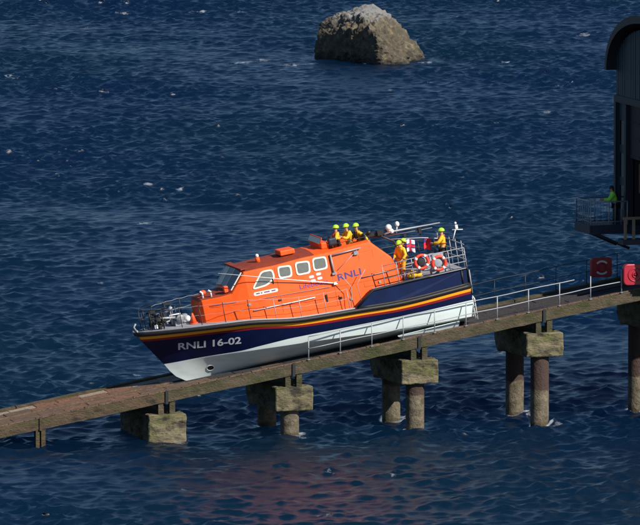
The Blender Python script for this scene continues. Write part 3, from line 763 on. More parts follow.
# superstructure loft
HS = [  # X, base half-width, top half-width, shoulder z, crown z, mid z
 (12.62, .78, .70, 3.46, 3.50), (12.50, .98, .84, 3.56, 3.62), (11.7, 1.36, 1.16, 3.60, 3.70), (11.18, 1.58, 1.32, 3.66, 3.76), (10.45, 1.76, 1.42, 4.56, 4.66),
 (9.8, 1.84, 1.48, 4.58, 4.74), (9.0, 1.90, 1.52, 4.58, 4.78), (7.7, 1.94, 1.55, 4.66, 4.80), (6.4, 1.95, 1.55, 4.67, 4.80), (5.4, 1.95, 1.54, 4.72, 4.84),
 (4.30, 1.95, 1.52, 4.78, 4.86), (3.40, 1.95, 1.68, 3.86, 3.94), (3.20, 1.95, 1.80, 3.26, 3.32), (3.12, 1.95, 1.94, 2.8, 2.84)]
def build_house():
    vs = []; K = 13
    # denser stations
    xs = sorted(set([h[0] for h in HS] + [x for x in np.linspace(5, 10, 11)]), reverse=True)
    T = [[(h[0], h[k]) for h in sorted(HS)] for k in range(1, 5)]
    def lin(tab, x):
        for (x0, y0), (x1, y1) in zip(tab[:-1], tab[1:]):
            if x <= x1 + 1e-9: return y0 + (y1 - y0) * (x - x0) / (x1 - x0)
        return tab[-1][1]
    secs = []
    for X in xs:
        b, t, zs, zc_ = [lin(T[k], X) for k in range(4)]
        zb_ = interp(zd, X) - .05; 
        if X < 5.7: zb_ = 1.95
        zsh = zs - .07; mid = zb_ + (zsh - zb_) * .5
        half = [(b, zb_), (b + (t - b) * .42, mid), (t, zsh), (t - .05, zs - .012), (t - .14, zs + .01), (t * .5, zs + (zc_ - zs) * .75)]
        sec = half + [(0, zc_)] + [(-y, z) for y, z in half[::-1]]
        secs.append([(X, y, z) for y, z in sec])
    n = len(secs[0]); fs = []; mi = []
    for s in secs: vs += s
    def slope(i): return xs[i] <= 11.18 + 1e-6 and xs[i + 1] >= 10.45 - 1e-6
    for i in range(len(secs) - 1):
        for k in range(n - 1):
            fs.append((i * n + k, i * n + k + 1, (i + 1) * n + k + 1, (i + 1) * n + k))
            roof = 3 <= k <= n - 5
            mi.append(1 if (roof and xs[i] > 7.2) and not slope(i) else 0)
        fs.append((i * n + n - 1, i * n, (i + 1) * n, (i + 1) * n + n - 1)); mi.append(0)
    fs.append(tuple(range(n))); mi.append(0); fs.append(tuple((len(secs) - 1) * n + k for k in range(n))); mi.append(0)
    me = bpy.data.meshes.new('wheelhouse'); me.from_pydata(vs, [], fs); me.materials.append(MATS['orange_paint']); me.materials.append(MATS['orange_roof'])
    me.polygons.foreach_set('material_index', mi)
    bm = bmesh.new(); bm.from_mesh(me); bmesh.ops.recalc_face_normals(bm, faces=bm.faces); bvh = BVHTree.FromBMesh(bm); bm.to_mesh(me); bm.free()
    tmp = bpy.data.objects.new('tmp', me); COL.objects.link(tmp)
    cut = MB(); cut.hexa([(4.05, -1.15, 3.75), (6.15, -1.15, 3.75), (6.15, 1.15, 3.75), (4.05, 1.15, 3.75), (4.05, -1.15, 6), (6.15, -1.15, 6), (6.15, 1.15, 6), (4.05, 1.15, 6)])
    cme = cut.mesh('cut', 'orange_paint'); c = bpy.data.objects.new('cut', cme); COL.objects.link(c)
    bo = tmp.modifiers.new('b', 'BOOLEAN'); bo.object = c; bo.solver = 'EXACT'; bo.operation = 'DIFFERENCE'
    dg = bpy.context.evaluated_depsgraph_get(); me2 = bpy.data.meshes.new_from_object(tmp.evaluated_get(dg))
    bpy.data.objects.remove(tmp); bpy.data.objects.remove(c); me2.name = 'wheelhouse'
    o = bpy.data.objects.new('wheelhouse', me2); link(o, boat, bevel=.02)
    return o, bvh
house, WBVH = build_house()

# decals that follow the surface
def shrink_poly(poly, bvh, eps, thick, name, matn, parent, seg=.12, y_from=6):
    """poly: list of (X,z) outline -> plate lying on the surface seen from +Y"""
    bm = bmesh.new()
    if isinstance(poly, bpy.types.Mesh): bm.from_mesh(poly)
    else:
        vs = [bm.verts.new((x, 0, z)) for x, z in poly]; bm.faces.new(vs)
    bmesh.ops.triangulate(bm, faces=bm.faces)
    for it in range(6):
        lg = [e for e in bm.edges if e.calc_length() > seg]
        if not lg: break
        bmesh.ops.subdivide_edges(bm, edges=lg, cuts=1); bmesh.ops.triangulate(bm, faces=bm.faces)
    for v in bm.verts:
        h = bvh.ray_cast(Vector((v.co.x, y_from, v.co.z)), Vector((0, -1, 0)))
        if h[0] is not None:
            n = h[1];  n = -n if n.y < 0 else n
            v.co = h[0] + n * eps
    fs = list(bm.faces)
    if thick:
        r = bmesh.ops.extrude_face_region(bm, geom=fs)
        for e in r['geom']:
            if isinstance(e, bmesh.types.BMVert): e.co += Vector((0, thick, 0))
    bmesh.ops.recalc_face_normals(bm, faces=bm.faces)
    me = bpy.data.meshes.new(name); bm.to_mesh(me); bm.free(); me.materials.append(MATS[matn])
    return link(bpy.data.objects.new(name, me), parent)

def text_mesh(s, size, bold=0.0, spacing=1.0):
    cu = bpy.data.curves.new('t', 'FONT'); cu.body = s; cu.size = size; cu.offset = bold; cu.space_character = spacing; cu.resolution_u = 4
    o = bpy.data.objects.new('t', cu); COL.objects.link(o); dg = bpy.context.evaluated_depsgraph_get(); dg.update()
    me = bpy.data.meshes.new_from_object(o.evaluated_get(dg)); bpy.data.objects.remove(o); return me
def place_text(s, x0, z0, x1, z1, cap, bvh, name, matn, parent, bold=.0, eps=.008, shear=0):
    me = text_mesh(s, 1.0, bold); xs = [v.co.x for v in me.vertices]; ys = [v.co.y for v in me.vertices]
    a, b = min(xs), max(xs); yb = max(ys) if not s.islower() else max(ys); sx = math.hypot(x1 - x0, z1 - z0) / (b - a); sy = cap / yb
    for v in me.vertices:
        t = (v.co.x - a) / (b - a); h = v.co.y * sy
        v.co = Vector((x0 + (x1 - x0) * t + shear * h, 0, z0 + (z1 - z0) * t + h))
    me.materials.clear()
    return shrink_poly(me, bvh, eps, 0, name, matn, parent)

place_text('RNLI 16-02', 13.95, 1.50, 11.22, 1.37, .34, HBVH, 'hull_number', 'letter_white', hull, .022, .01)
place_text('RNLI', 6.14, 3.28, 4.98, 3.36, .30, WBVH, 'lettering', 'letter_navy', house, .02)
place_text('Lifeboats', 8.02, 3.27, 6.62, 3.27, .22, WBVH, 'lettering', 'letter_purple', house, .012)
for x, z in ((7.36, 3.72), (7.0, 3.78), (7.32, 3.53), (6.98, 3.58)):
    shrink_poly([(x + px, z + pz) for px, pz in rrect(.24, .12, .05, 3)], WBVH, .007, 0, 'emblem', 'letter_white', house, .2)
shrink_poly([(9.63 + px, 3.46 + pz + .0 * px) for px, pz in rrect(1.16, .17, .08, 4)], WBVH, .008, 0, 'name_plate', 'window_seal', house)
for a, b in ((10.10, 9.92), (9.87, 9.80), (9.72, 9.45), (9.36, 9.17)):
    shrink_poly([(a, 3.435), (b, 3.435), (b, 3.49), (a, 3.49)], WBVH, .013, 0, 'name_marks', 'letter_purple', house)

def offset_poly(poly, d):
    cx = sum(p[0] for p in poly) / len(poly); cz = sum(p[1] for p in poly) / len(poly); out = []
    n = len(poly)
    for i in range(n):
        p0 = Vector(poly[i - 1]); p = Vector(poly[i]); p1 = Vector(poly[(i + 1) % n])
        e0 = (p - p0).normalized(); e1 = (p1 - p).normalized()
        n0 = Vector((e0.y, -e0.x)); n1 = Vector((e1.y, -e1.x))
        if n0.dot(p - Vector((cx, cz))) < 0: n0 = -n0
        if n1.dot(p - Vector((cx, cz))) < 0: n1 = -n1
        b = (n0 + n1).normalized(); k = d / max(.4, b.dot(n0)); out.append((p.x + b.x * k, p.y + b.y * k))
    return out
def round_poly(poly, r, n=4):
    out = []; N_ = len(poly)
    for i in range(N_):
        p0 = Vector(poly[i - 1]); p = Vector(poly[i]); p1 = Vector(poly[(i + 1) % N_])
        a = p + (p0 - p).normalized() * min(r, (p0 - p).length * .45); b = p + (p1 - p).normalized() * min(r, (p1 - p).length * .45)
        for k in range(n + 1):
            t = k / n; q = a * (1 - t) ** 2 + p * 2 * t * (1 - t) + b * t * t; out.append((q.x, q.y))
    return out
WINS = [[(10.22, 3.74), (9.66, 4.44), (9.10, 4.44), (9.06, 4.0), (9.5, 3.73), (10.12, 3.67)],
        [(8.88, 4.50), (8.20, 4.45), (8.24, 3.90), (8.90, 3.92)],
        [(8.02, 4.53), (7.30, 4.48), (7.36, 3.89), (8.04, 3.90)],
        [(7.17, 4.55), (6.48, 4.52), (6.50, 3.93), (7.21, 3.93)]]
for wp in WINS:
    wo = shrink_poly(round_poly(wp, .16), WBVH, .010, .02, 'window', 'window_seal', house)
    gl = shrink_poly(round_poly(offset_poly(wp, -.075), .12), WBVH, .034, .0, 'pane', 'glass_side', wo)

# wheelhouse front windows (on the raked front)
def front_pane(y0, y1, inset=.05):
    b = Vector((11.18, 0, 3.76)); t = Vector((10.45, 0, 4.66))
    def q(f, y):
        # crown to shoulder linear fall
        yt = 1.32 + (1.42 - 1.32) * f; base = b.lerp(t, f); zc_ = base.z; drop = .10
        return Vector((base.x, y * (.94 if f < .5 else 1), zc_ - drop * (abs(y) / yt) ** 1.6))
    nrm_ = Vector((.78, 0, .63)); e = nrm_ * .03
    pts = []
    for f, ya, yb_ in ((.12, y0, y1), (.92, y0, y1)):
        pts.append((q(f, ya) + e, q(f, yb_) + e))
    return [pts[0][0], pts[0][1], pts[1][1], pts[1][0]]
for y0, y1 in ((-1.22, -.45), (-.38, .38), (.45, 1.24)):
    m = MB(); m.prism(front_pane(y0, y1), Vector((.03, 0, .024))); wo = m.build('front_window', 'glass_dark', house)
for y0, y1 in ((.39, .44), (1.25, 1.33), (-.44, -.39), (-1.33, -1.25)):
    m = MB(); m.prism(front_pane(y0, y1), Vector((.04, 0, .03))); m.build('window_pillar', 'window_seal', house)
m = MB(); m.box((10.42, 0, 4.66), (.30, 2.7, .07), M=Matrix.Identity(4)); m.build('roof_visor', 'orange_roof', house, bevel=.02)

# roof fittings
m = MB(); m.box((8.05, .35, 4.93), (.72, .9, .24)); m.build('roof_hatch', 'orange_paint', house, bevel=.05)
m = MB(); m.tube([(9.45, .5, 4.7), (9.45, .5, 4.95)], [.12, .10], n=12); m.build('lamp_base', 'orange_paint', house)
m = MB(); m.sphere((9.45, .5, 5.02), .085); m.build('lamp', 'white_paint', house)
m = MB(); m.box((11.32, .95, 3.86), (.2, .26, .30)); m.build('vent_box', 'orange_marker', house, bevel=.03)
m = MB(); m.tube([(12.35, .55, 3.55), (12.35, .55, 3.85), (12.45, .55, 3.93)], .05); m.tube([(12.0, .75, 3.6), (12.0, .75, 3.86), (12.1, .75, 3.94)], .05); m.build('vent_pipe', 'white_paint', house)
m = MB(); m.sphere((12.2, .1, 3.78), (.16, .16, .12)); m.build('deck_light', 'orange_marker', house)
# upper steering position
m = MB(); m.box((6.28, 0, 4.90), (.34, 1.9, .30)); m.build('console', 'orange_paint', house, bevel=.05)
m = MB(); m.prism([(6.48, -.9, 5.02), (6.48, .9, 5.02), (6.36, .85, 5.24), (6.36, -.85, 5.24)], (.03, 0, .01)); ws = m.build('windscreen', 'glass_side', house)
m = MB(); m.tube([(6.49, -.92, 5.0), (6.49, .92, 5.0), (6.36, .87, 5.26), (6.36, -.87, 5.26)], .03, n=6, closed=True); m.build('frame', 'orange_paint', ws)
for x, y in ((5.72, .65), (5.72, -.65), (4.45, .55)):
    m = MB(); m.box((x, y, 4.15), (.42, .44, .12)); m.box((x - .2, y, 4.62), (.12, .44, .82)); m.box((x, y, 3.92), (.2, .2, .34)); m.build('crew_seat', 'black_rubber', house, bevel=.05)
m = MB(); m.box((5.9, .98, 5.02), (.42, .22, .36)); m.build('instrument_pod', 'steel_blue', house, bevel=.08)
m = MB(); m.tube([(6.1, 1.2, 4.78), (6.1, 1.2, 4.92), (4.1, 1.2, 4.96), (4.1, 1.2, 4.84)], .016, n=6); m.tube([(6.1, -1.2, 4.78), (6.1, -1.2, 4.92), (4.1, -1.2, 4.96), (4.1, -1.2, 4.84)], .016, n=6); m.build('cockpit_rail', 'black_metal', house)

# crane folded on the side
def side(X, z, e=.05, bvh=None):
    h = (bvh or WBVH).ray_cast(Vector((X, 6, z)), Vector((0, -1, 0)))
    return (Vector((X, h[0].y + e, z)) if h[0] is not None else Vector((X, 1.6 + e, z)))
m = MB(); m.tube([side(6.28, 3.70, .07), side(6.28, 4.55, .07)], .045); m.box(side(6.28, 3.66, .05), (.2, .14, .09)); cr = m.build('davit', 'rail_grey', house)
m = MB(); m.tube([side(6.22, 4.50, .1), side(4.80, 4.56, .1)], .035); m.build('davit_arm', 'light_metal', cr)
m = MB(); m.tube([side(6.05, 3.80, .08), side(5.0, 4.48, .08)], .018); m.box(side(5.06, 4.38, .08), (.2, .1, .16)); m.build('davit_strut', 'rail_grey', cr)
# whip aerial
a = side(6.32, 3.22, .08); m = MB(); m.tube([a, Vector((9.0, 1.86, 3.98)), Vector((11.77, 1.8, 4.80))], [.028, .018, .012]); m.box(a, (.18, .12, .12)); m.build('whip_aerial', 'white_paint', house)
# grab rails and lines on the side
def srail(pts, r, name, mt, e=.07):
    m = MB(); P_ = [side(x, z, e) for x, z in pts]; m.tube(P_, r, n=6)
    for i in range(0, len(P_)):
        q = P_[i]; m.tube([q, q + Vector((0, -e, 0))], r * .9, n=6)
    m.build(name, mt, house)
srail([(10.35, 2.74), (9.4, 2.76), (8.4, 2.76), (7.42, 2.78)], .026, 'grab_rail', 'white_paint')
srail([(5.0, 3.22), (4.4, 3.24), (3.7, 3.26)], .02, 'grab_rail', 'rail_grey')
srail([(12.2, 3.25), (11.2, 3.25), (9.6, 3.2), (8, 3.15), (6.6, 3.1)], .011, 'grab_line', 'rail_grey', .04)
def seam(pts, name='panel_seam'):
    m = MB(); m.tube([side(x, z, .0) for x, z in pts], .009, n=4); m.build(name, 'orange_roof', house)
for X in (6.38, 9.0): seam([(X, 2.2 + (.2 if X > 8 else 0)), (X, 3.0), (X, 3.6), (X, 4.1), (X, 4.5)])
seam([(x, 2.98 + .02 * (x - 3.4)) for x in np.linspace(3.4, 12.2, 24)])
seam([(4.95, 2.75), (4.25, 2.75), (4.25, 4.35), (4.95, 4.35), (4.95, 2.75)], 'door_seam')
# doors/vents as panel lines
m = MB()
for x, z, w_, h_ in ((6.85, 2.62, .08, .34), (6.2, 2.5, .16, .10), (9.05, 2.98, .14, .09), (9.2, 3.9, .05, .3)):
    q = side(x, z, .02); m.box(q, (w_, .05, h_))
m.build('vent', 'black_rubber', house)
m = MB()
for x, z in ((4.2, 2.85), (10.5, 3.05), (5.7, 2.35)): m.box(side(x, z, .02), (.1, .06, .1))
m.build('bracket', 'rail_grey', house)
# side ladder/handrail up to the aft deck
m = MB(); m.tube([(5.85, 2.28, 2.02), (5.7, 2.25, 2.95), (6.1, 2.2, 3.6)], .016, n=6); m.tube([(5.35, 2.3, 2.25), (5.4, 2.22, 3.05), (4.9, 2.2, 3.62)], .016, n=6)
m.build('boarding_rail', 'rail_grey', boat)

# guard rails round the deck
def deck_y(X): return interp(yd, X) - .13
for s in (1, -1):
    rt = empty('guard_rail', parent=boat)
    bpy.context.view_layer.update()
    xs = [5.95, 7.1, 8.3, 9.5, 10.7, 11.85, 12.9, 13.75, 14.5]
    for X in xs:
        m = MB(); m.tube([(X, s * deck_y(X), interp(zd, X)), (X, s * (deck_y(X) - .05), interp(zd, X) + .98)], .019, n=6)
        m.build('stanchion', 'light_metal' if X < 10 else 'black_metal', rt)
    for h in (.52, .96):
        m = MB(); m.tube([(X, s * (deck_y(X) - .05), interp(zd, X) + h - .03 * (k % 2)) for k, X in enumerate(np.linspace(5.95, 14.5, 30))], .0085 if h < .9 else .010, n=5); m.build('guard_wire', 'rail_grey', rt)
# bow pulpit
m = MB()
Pp = [(14.5, .84), (15.0, .55), (15.3, .22), (15.3, -.22), (15.0, -.55), (14.5, -.84)]
for h in (.55, 1.0): m.tube([(x, y, 2.56 + h) for x, y in Pp], .02, n=6)
for x, y in Pp: m.tube([(x, y, 2.56), (x, y, 3.56)], .018, n=6)
m.build('pulpit', 'black_metal', boat)
m = MB(); m.tube([(15.52, 0, 2.56), (15.78, 0, 2.66)], .06); m.tube([(15.6, .08, 2.6), (15.72, .1, 2.86), (15.60, .1, 3.0)], .045, n=6); m.sphere((15.6, .05, 2.62), .07); m.build('bow_roller', 'rail_grey', boat)
# windlass, anchor, gear
m = MB()
m.box((13.55, .15, 2.66), (.5, .5, .22)); m.tube([(13.55, -.25, 2.86), (13.55, .5, 2.86)], .13, n=14); m.tube([(13.55, .42, 2.86), (13.55, .5, 2.86)], .2, n=14); m.tube([(13.85, .1, 2.6), (13.85, .1, 3.3)], .07, n=10); m.sphere((13.85, .1, 3.36), .11)
m.tube([(13.7, .3, 2.95), (14.3, .25, 3.02), (14.6, .2, 2.85)], .05, n=8); m.box((13.3, .35, 2.85), (.2, .3, .36))
m.build('windlass', 'light_metal', boat)
m = MB(); rg = random.Random(5)
for k in range(9):
    x, y = rg.uniform(13.3, 14.95), rg.uniform(-.5, .6); z = rg.uniform(2.9, 3.5)
    m.tube([(x, y, 2.55), (x + rg.uniform(-.1, .1), y, z), (x + rg.uniform(-.45, .45), y + rg.uniform(-.3, .3), z + rg.uniform(-.15, .2))], .028, n=6)
    m.box((x, y, 2.6 + rg.uniform(.05, .5)), (rg.uniform(.1, .25), .14, rg.uniform(.08, .2)))
m.build('mooring_gear', 'black_metal', boat)
m = MB()
m.tube([(14.9, .1, 2.62), (14.3, .1, 3.15), (13.9, .15, 3.3)], .04, n=6); m.tube([(14.85, .1, 3.35), (14.5, .4, 3.15), (14.25, .5, 2.75)], .045, n=6); m.tube([(14.95, -.3, 3.3), (14.5, -.2, 3.35), (14.1, .3, 3.5)], .045, n=6)
m.box((14.75, .1, 3.40), (.24, .3, .16)); m.box((14.2, .1, 3.1), (.16, .34, .3)); m.box((13.95, -.2, 3.58), (.3, .26, .1)); m.box((14.45, .2, 2.78), (.3, .2, .2)); m.sphere((14.9, .3, 3.2), .1, nu=8, nv=6)
m.build('anchor', 'black_metal', boat)
m = MB(); m.sphere((13.2, .45, 2.80), (.15, .13, .15)); m.build('deck_bag', 'white_paint', boat)
m = MB(); m.tube([(14.0, .3, 2.9), (14.0, .3, 3.1), (13.5, .45, 3.1)], .03, n=6);  m.box((14.75, .45, 2.72), (.14, .12, .16)); m.build('cleat', 'white_paint', boat)
# bow thruster hole
h = HBVH.ray_cast(Vector((12.52, 6, .32)), Vector((0, -1, 0))); q = h[0]; nn = h[1] if h[1].y > 0 else -h[1]
MT = nn.to_track_quat('Z', 'Y').to_matrix().to_4x4(); MT.translation = q
m = MB(); m.v = []; ring = [MT @ Vector((.15 * math.cos(a), .15 * math.sin(a), .012)) for a in np.linspace(0, 2 * math.pi, 20, endpoint=False)]
m.prism(ring, nn * .006); bt = m.build('bow_thruster', 'black_rubber', hull)
m = MB(); m.tube([MT @ Vector((.17 * math.cos(a), .17 * math.sin(a), .012)) for a in np.linspace(0, 2 * math.pi, 24, endpoint=False)], .018, n=6, closed=True); m.build('rim', 'hull_bottom', bt)

# aft rails
for s in (1, -1):
    rt = empty('aft_rail', parent=boat)
    bpy.context.view_layer.update()
    ys_ = 2.28 * s
    xs = [.05, .85, 1.75, 2.65, 3.4, 4.1]
    for X in xs:
        hh = 1.0
        m = MB(); m.tube([(X, ys_, 2.68), (X, ys_, 2.68 + hh)], .024, n=6); m.build('stanchion', 'light_metal' if s == 1 else 'black_metal', rt)
    for h_ in (.35, .68, 1.0):
        m = MB(); m.tube([(.05, ys_, 2.68 + h_), (2.65, ys_, 2.68 + h_), (4.1, ys_, 2.66 + h_ * (.95 if h_ > .5 else 1))], .020, n=6); m.build('rail', 'light_metal' if s == 1 else 'black_metal', rt)
m = MB()
for h_ in (.4, .75, 1.12): m.tube([(.02, -2.26, 2.7 + h_), (-.02, 0, 2.7 + h_), (.02, 2.26, 2.7 + h_)], .024, n=6)
for y in (-1.8, -.9, 0, .9, 1.8): m.tube([(0, y, 2.66), (-.01, y, 3.95)], .022, n=6)
m.build('stern_rail', 'light_metal', boat)
# lockers and a-frame on the aft deck
for c_, d_ in (((2.55, 1.75, 2.86), (.9, .4, .34)), ((.9, -1.2, 2.9), (1.0, .6, .42)), ((1.3, 1.9, 2.80), (.8, .3, .2))):
    m = MB(); m.box(c_, d_); m.build('deck_locker', 'deck_grey', boat, bevel=.03)
# folded mast
m = MB()
m.tube([(4.4, 0, 4.84), (3.2, 0, 4.62), (3.0, 0, 4.75)], .06); m.box((3.75, 0, 4.82), (.9, .5, .14)); m.box((3.35, .25, 4.86), (.3, .3, .24)); m.tube([(3.9, .3, 4.9), (3.9, .3, 5.05)], .11, n=10); m.tube([(3.9, -.2, 4.85), (2.9, -.2, 4.65), (2.9, -.2, 4.95)], .05)
m.tube([(3.6, .1, 4.85), (2.7, .1, 4.3), (2.5, .1, 3.6), (2.5, .1, 2.7)], .05)
mast = m.build('mast', 'black_metal', boat)
m = MB(); m.tube([(3.1, .1, 4.70), (2.8, .1, 4.76), (.35, .1, 4.70)], [.045, .05, .025]); m.tube([(2.95, -.1, 4.58), (.7, -.1, 4.52)], [.04, .022]); m.tube([(2.6, .0, 4.62), (2.6, 0, 4.8)], .03); m.build('mast_pole', 'light_metal', mast)
m = MB(); m.sphere((2.85, .1, 4.98), (.16, .16, .15)); m.sphere((2.72, .1, 4.78), (.10, .10, .12)); m.tube([(2.85, .1, 4.8), (2.85, .1, 5.0)], .1); m.sphere((2.35, -.1, 5.02), (.11, .11, .13)); m.tube([(2.45, -.1, 4.6), (2.35, -.1, 5.0)], .03); m.build('radar_dome', 'white_paint', mast)
m = MB(); m.box((1.35, 0, 4.52), (.14, .2, .26)); m.tube([(1.35, 0, 4.3), (1.35, 0, 4.7)], .035); m.build('mast_lamp', 'black_metal', mast)
m = MB(); m.box((2.1, 0, 4.4), (.12, .1, .22)); m.build('mast_lamp', 'black_metal', mast)
m = MB(); m.tube([(2.95, 0, 4.42), (1.3, .3, 4.2), (.55, .45, 4.02)], .016, n=6); m.build('flag_line', 'white_paint', boat)
m = MB(); m.tube([(-.05, .4, 3.8), (-.3, .4, 4.35)], .025, n=6); m.box((-.33, .4, 4.40), (.12, .1, .18)); m.sphere((-.31, .4, 4.58), .06); m.tube([(-.1, .4, 4.3), (-.62, .4, 4.22)], .018, n=6); m.build('stern_light', 'white_paint', boat)

# ---- things on the boat (top level)
def flag(name, label, corner, wdt, hgt, kind):
    root = empty(name, label, 'flag', 'flags hanging from the lifeboat mast line', M=MBOAT @ Matrix.Translation(corner))
    n = 14; mh = 12
    def q(i, j, e=0):
        s = i / n; t = j / mh
        return (-s * wdt + .08 * t * math.sin(2.5 * t), .06 * math.sin(s * 7 + t * 2.2) * (.3 + t) + e, -t * hgt - .06 * s + .03 * math.sin(s * 5))
    vs = [q(i, j) for j in range(mh + 1) for i in range(n + 1)]; fs = []; mi = []
    for j in range(mh):
        for i in range(n):
            fs.append((j * (n + 1) + i, j * (n + 1) + i + 1, (j + 1) * (n + 1) + i + 1, (j + 1) * (n + 1) + i))
            if kind == 0: mi.append(1 if abs(i + .5 - n / 2) < 1.2 or abs(j + .5 - mh / 2) < 1.1 else (2 if abs(i + .5 - n / 2) < 2.1 or abs(j + .5 - mh / 2) < 2.1 else 0))
            else: mi.append(2 if (i < 5 and j < 5) else 1)
    me = bpy.data.meshes.new('cloth'); me.from_pydata(vs, [], fs)
    for k in ('flag_white', 'flag_red', 'flag_navy'): me.materials.append(MATS[k])
    me.polygons.foreach_set('material_index', mi); me.polygons.foreach_set('use_smooth', [True] * len(fs))
    o = link(bpy.data.objects.new('cloth', me), root); sd_ = o.modifiers.new('s', 'SOLIDIFY'); sd_.thickness = .006
flag('flag', 'white flag with a red and dark cross hanging over the aft deck of the lifeboat', Vector((2.22, .5, 4.30)), .40, .58, 0)
flag('flag', 'red flag hanging beside the standing crewman at the lifeboat stern', Vector((1.32, .3, 4.18)), .36, .55, 1)

def lifebuoy(label, c, tilt):
    root = empty('lifebuoy', label, 'lifebuoy', 'red lifebuoys on the lifeboat stern rail', M=MBOAT @ Matrix.Translation(c) @ Matrix.Rotation(rad(tilt), 4, 'Y'))
    n = 48
    for mi_, (rng_, mt) in enumerate((((0, 1), 'buoy_red'),)):
        m = MB(); pts = [(.31 * math.cos(2 * math.pi * i / n), 0, .31 * math.sin(2 * math.pi * i / n)) for i in range(n)]
        m.tube(pts, .07, n=10, closed=True); m.build('ring', mt, root)
    for k in range(4):
        a0 = math.pi / 4 + k * math.pi / 2
        m = MB(); m.tube([(.31 * math.cos(a0 + d), 0, .31 * math.sin(a0 + d)) for d in np.linspace(-.17, .17, 5)], .079, n=10); m.build('band', 'white_paint', root)
    return root
b1 = lifebuoy('red and white lifebuoy on the stern rail, nearer the wheelhouse, dark bag inside', Vector((2.2, 2.38, 3.45)), 8)
b2 = lifebuoy('red and white lifebuoy on the stern rail, aftermost, with a grey bag behind it', Vector((1.38, 2.38, 3.22)), -5)
m = MB(); m.sphere((0, -.07, 0), (.2, .06, .22)); m.box((0, -.07, .2), (.16, .08, .1)); m.build('bag', 'dark_trouser', b1)
m = MB(); m.sphere((.02, -.07, .03), (.22, .06, .24)); m.box((0, -.09, .38), (.5, .06, .16)); m.build('bag', 'grey_bag', b2)
# orange cone on the foredeck
m = MB(); m.tube([(0, 0, 0), (0, 0, .05)], .2, n=16); m.tube([(0, 0, .05), (0, 0, .42), (0, 0, .5)], [.16, .06, .04], n=16)
o = m.build('marker_cone', 'orange_marker'); o.matrix_world = MBOAT @ Matrix.Translation((12.98, .55, 2.52)); o['label'] = 'small bright orange cone on the foredeck just ahead of the wheelhouse'; o['category'] = 'cone'
m = MB(); m.sphere((0, 0, .17), (.3, .2, .17)); m.sphere((-.25, .05, .12), (.2, .14, .12)); m.tube([(-.1, 0, .3), (0, 0, .38), (.12, 0, .3)], .02, n=6)
o = m.build('kit_bag', 'bag_yellow'); o.matrix_world = MBOAT @ Matrix.Translation((2.62, 2.02, 2.72)); o['label'] = 'yellow kit bag lying on the aft deck below the lifebuoys'; o['category'] = 'bag'

# ------------------------------------------------------------------ PEOPLE
def skin_mesh(nodes, edges, matn, name, sub=1):
    """nodes: dict key->(pos, radius); edges list of key pairs; first key is root"""
    keys = list(nodes); me = bpy.data.meshes.new(name); me.from_pydata([nodes[k][0] for k in keys], [(keys.index(a), keys.index(b)) for a, b in edges], [])
    o = bpy.data.objects.new('tmp', me); COL.objects.link(o)
    sm = o.modifiers.new('skin', 'SKIN'); sm.use_smooth_shade = True
    for i, k in enumerate(keys):
        r = nodes[k][1]; r = r if isinstance(r, tuple) else (r, r)
        sv = me.skin_vertices[0].data[i]; sv.radius = r; sv.use_root = (i == 0)
    ss = o.modifiers.new('sub', 'SUBSURF'); ss.levels = sub; ss.render_levels = sub
    dg = bpy.context.evaluated_depsgraph_get(); dg.update()
    out = bpy.data.meshes.new_from_object(o.evaluated_get(dg)); bpy.data.objects.remove(o); bpy.data.meshes.remove(me)
    out.name = name; out.materials.clear(); out.materials.append(MATS[matn])
    for p in out.polygons: p.use_smooth = True
    return out
BASE = dict(pelvis=(0, 0, .95), spine=(0, 0, 1.13), chest=(0, 0, 1.32), neck=(0, 0, 1.49), jaw=(0, .03, 1.58), head=(0, .02, 1.66), crown=(0, .0, 1.73),
            shl=(-.19, 0, 1.42), ell=(-.27, -.03, 1.14), wrl=(-.26, .10, .90), shr=(.19, 0, 1.42), elr=(.27, -.03, 1.14), wrr=(.26, .10, .90),
            hil=(-.1, 0, .88), knl=(-.12, .03, .50), anl=(-.12, 0, .10), tol=(-.14, .17, .05), hir=(.1, 0, .88), knr=(.12, .03, .50), anr=(.12, 0, .10), tor=(.14, .17, .05))
RAD = dict(pelvis=(.15, .12), spine=(.14, .105), chest=(.17, .115), neck=.055, jaw=(.062, .075), head=(.078, .098), crown=(.06, .075), shl=.062, ell=.045, wrl=.028, shr=.062, elr=.045, wrr=.028,
           hil=.088, knl=.058, anl=.042, tol=.032, hir=.088, knr=.058, anr=.042, tor=.032)
BE = [('pelvis', 'spine'), ('spine', 'chest'), ('chest', 'neck'), ('neck', 'jaw'), ('jaw', 'head'), ('head', 'crown'), ('chest', 'shl'), ('shl', 'ell'), ('ell', 'wrl'), ('chest', 'shr'), ('shr', 'elr'), ('elr', 'wrr'),
      ('pelvis', 'hil'), ('hil', 'knl'), ('knl', 'anl'), ('anl', 'tol'), ('pelvis', 'hir'), ('hir', 'knr'), ('knr', 'anr'), ('anr', 'tor')]
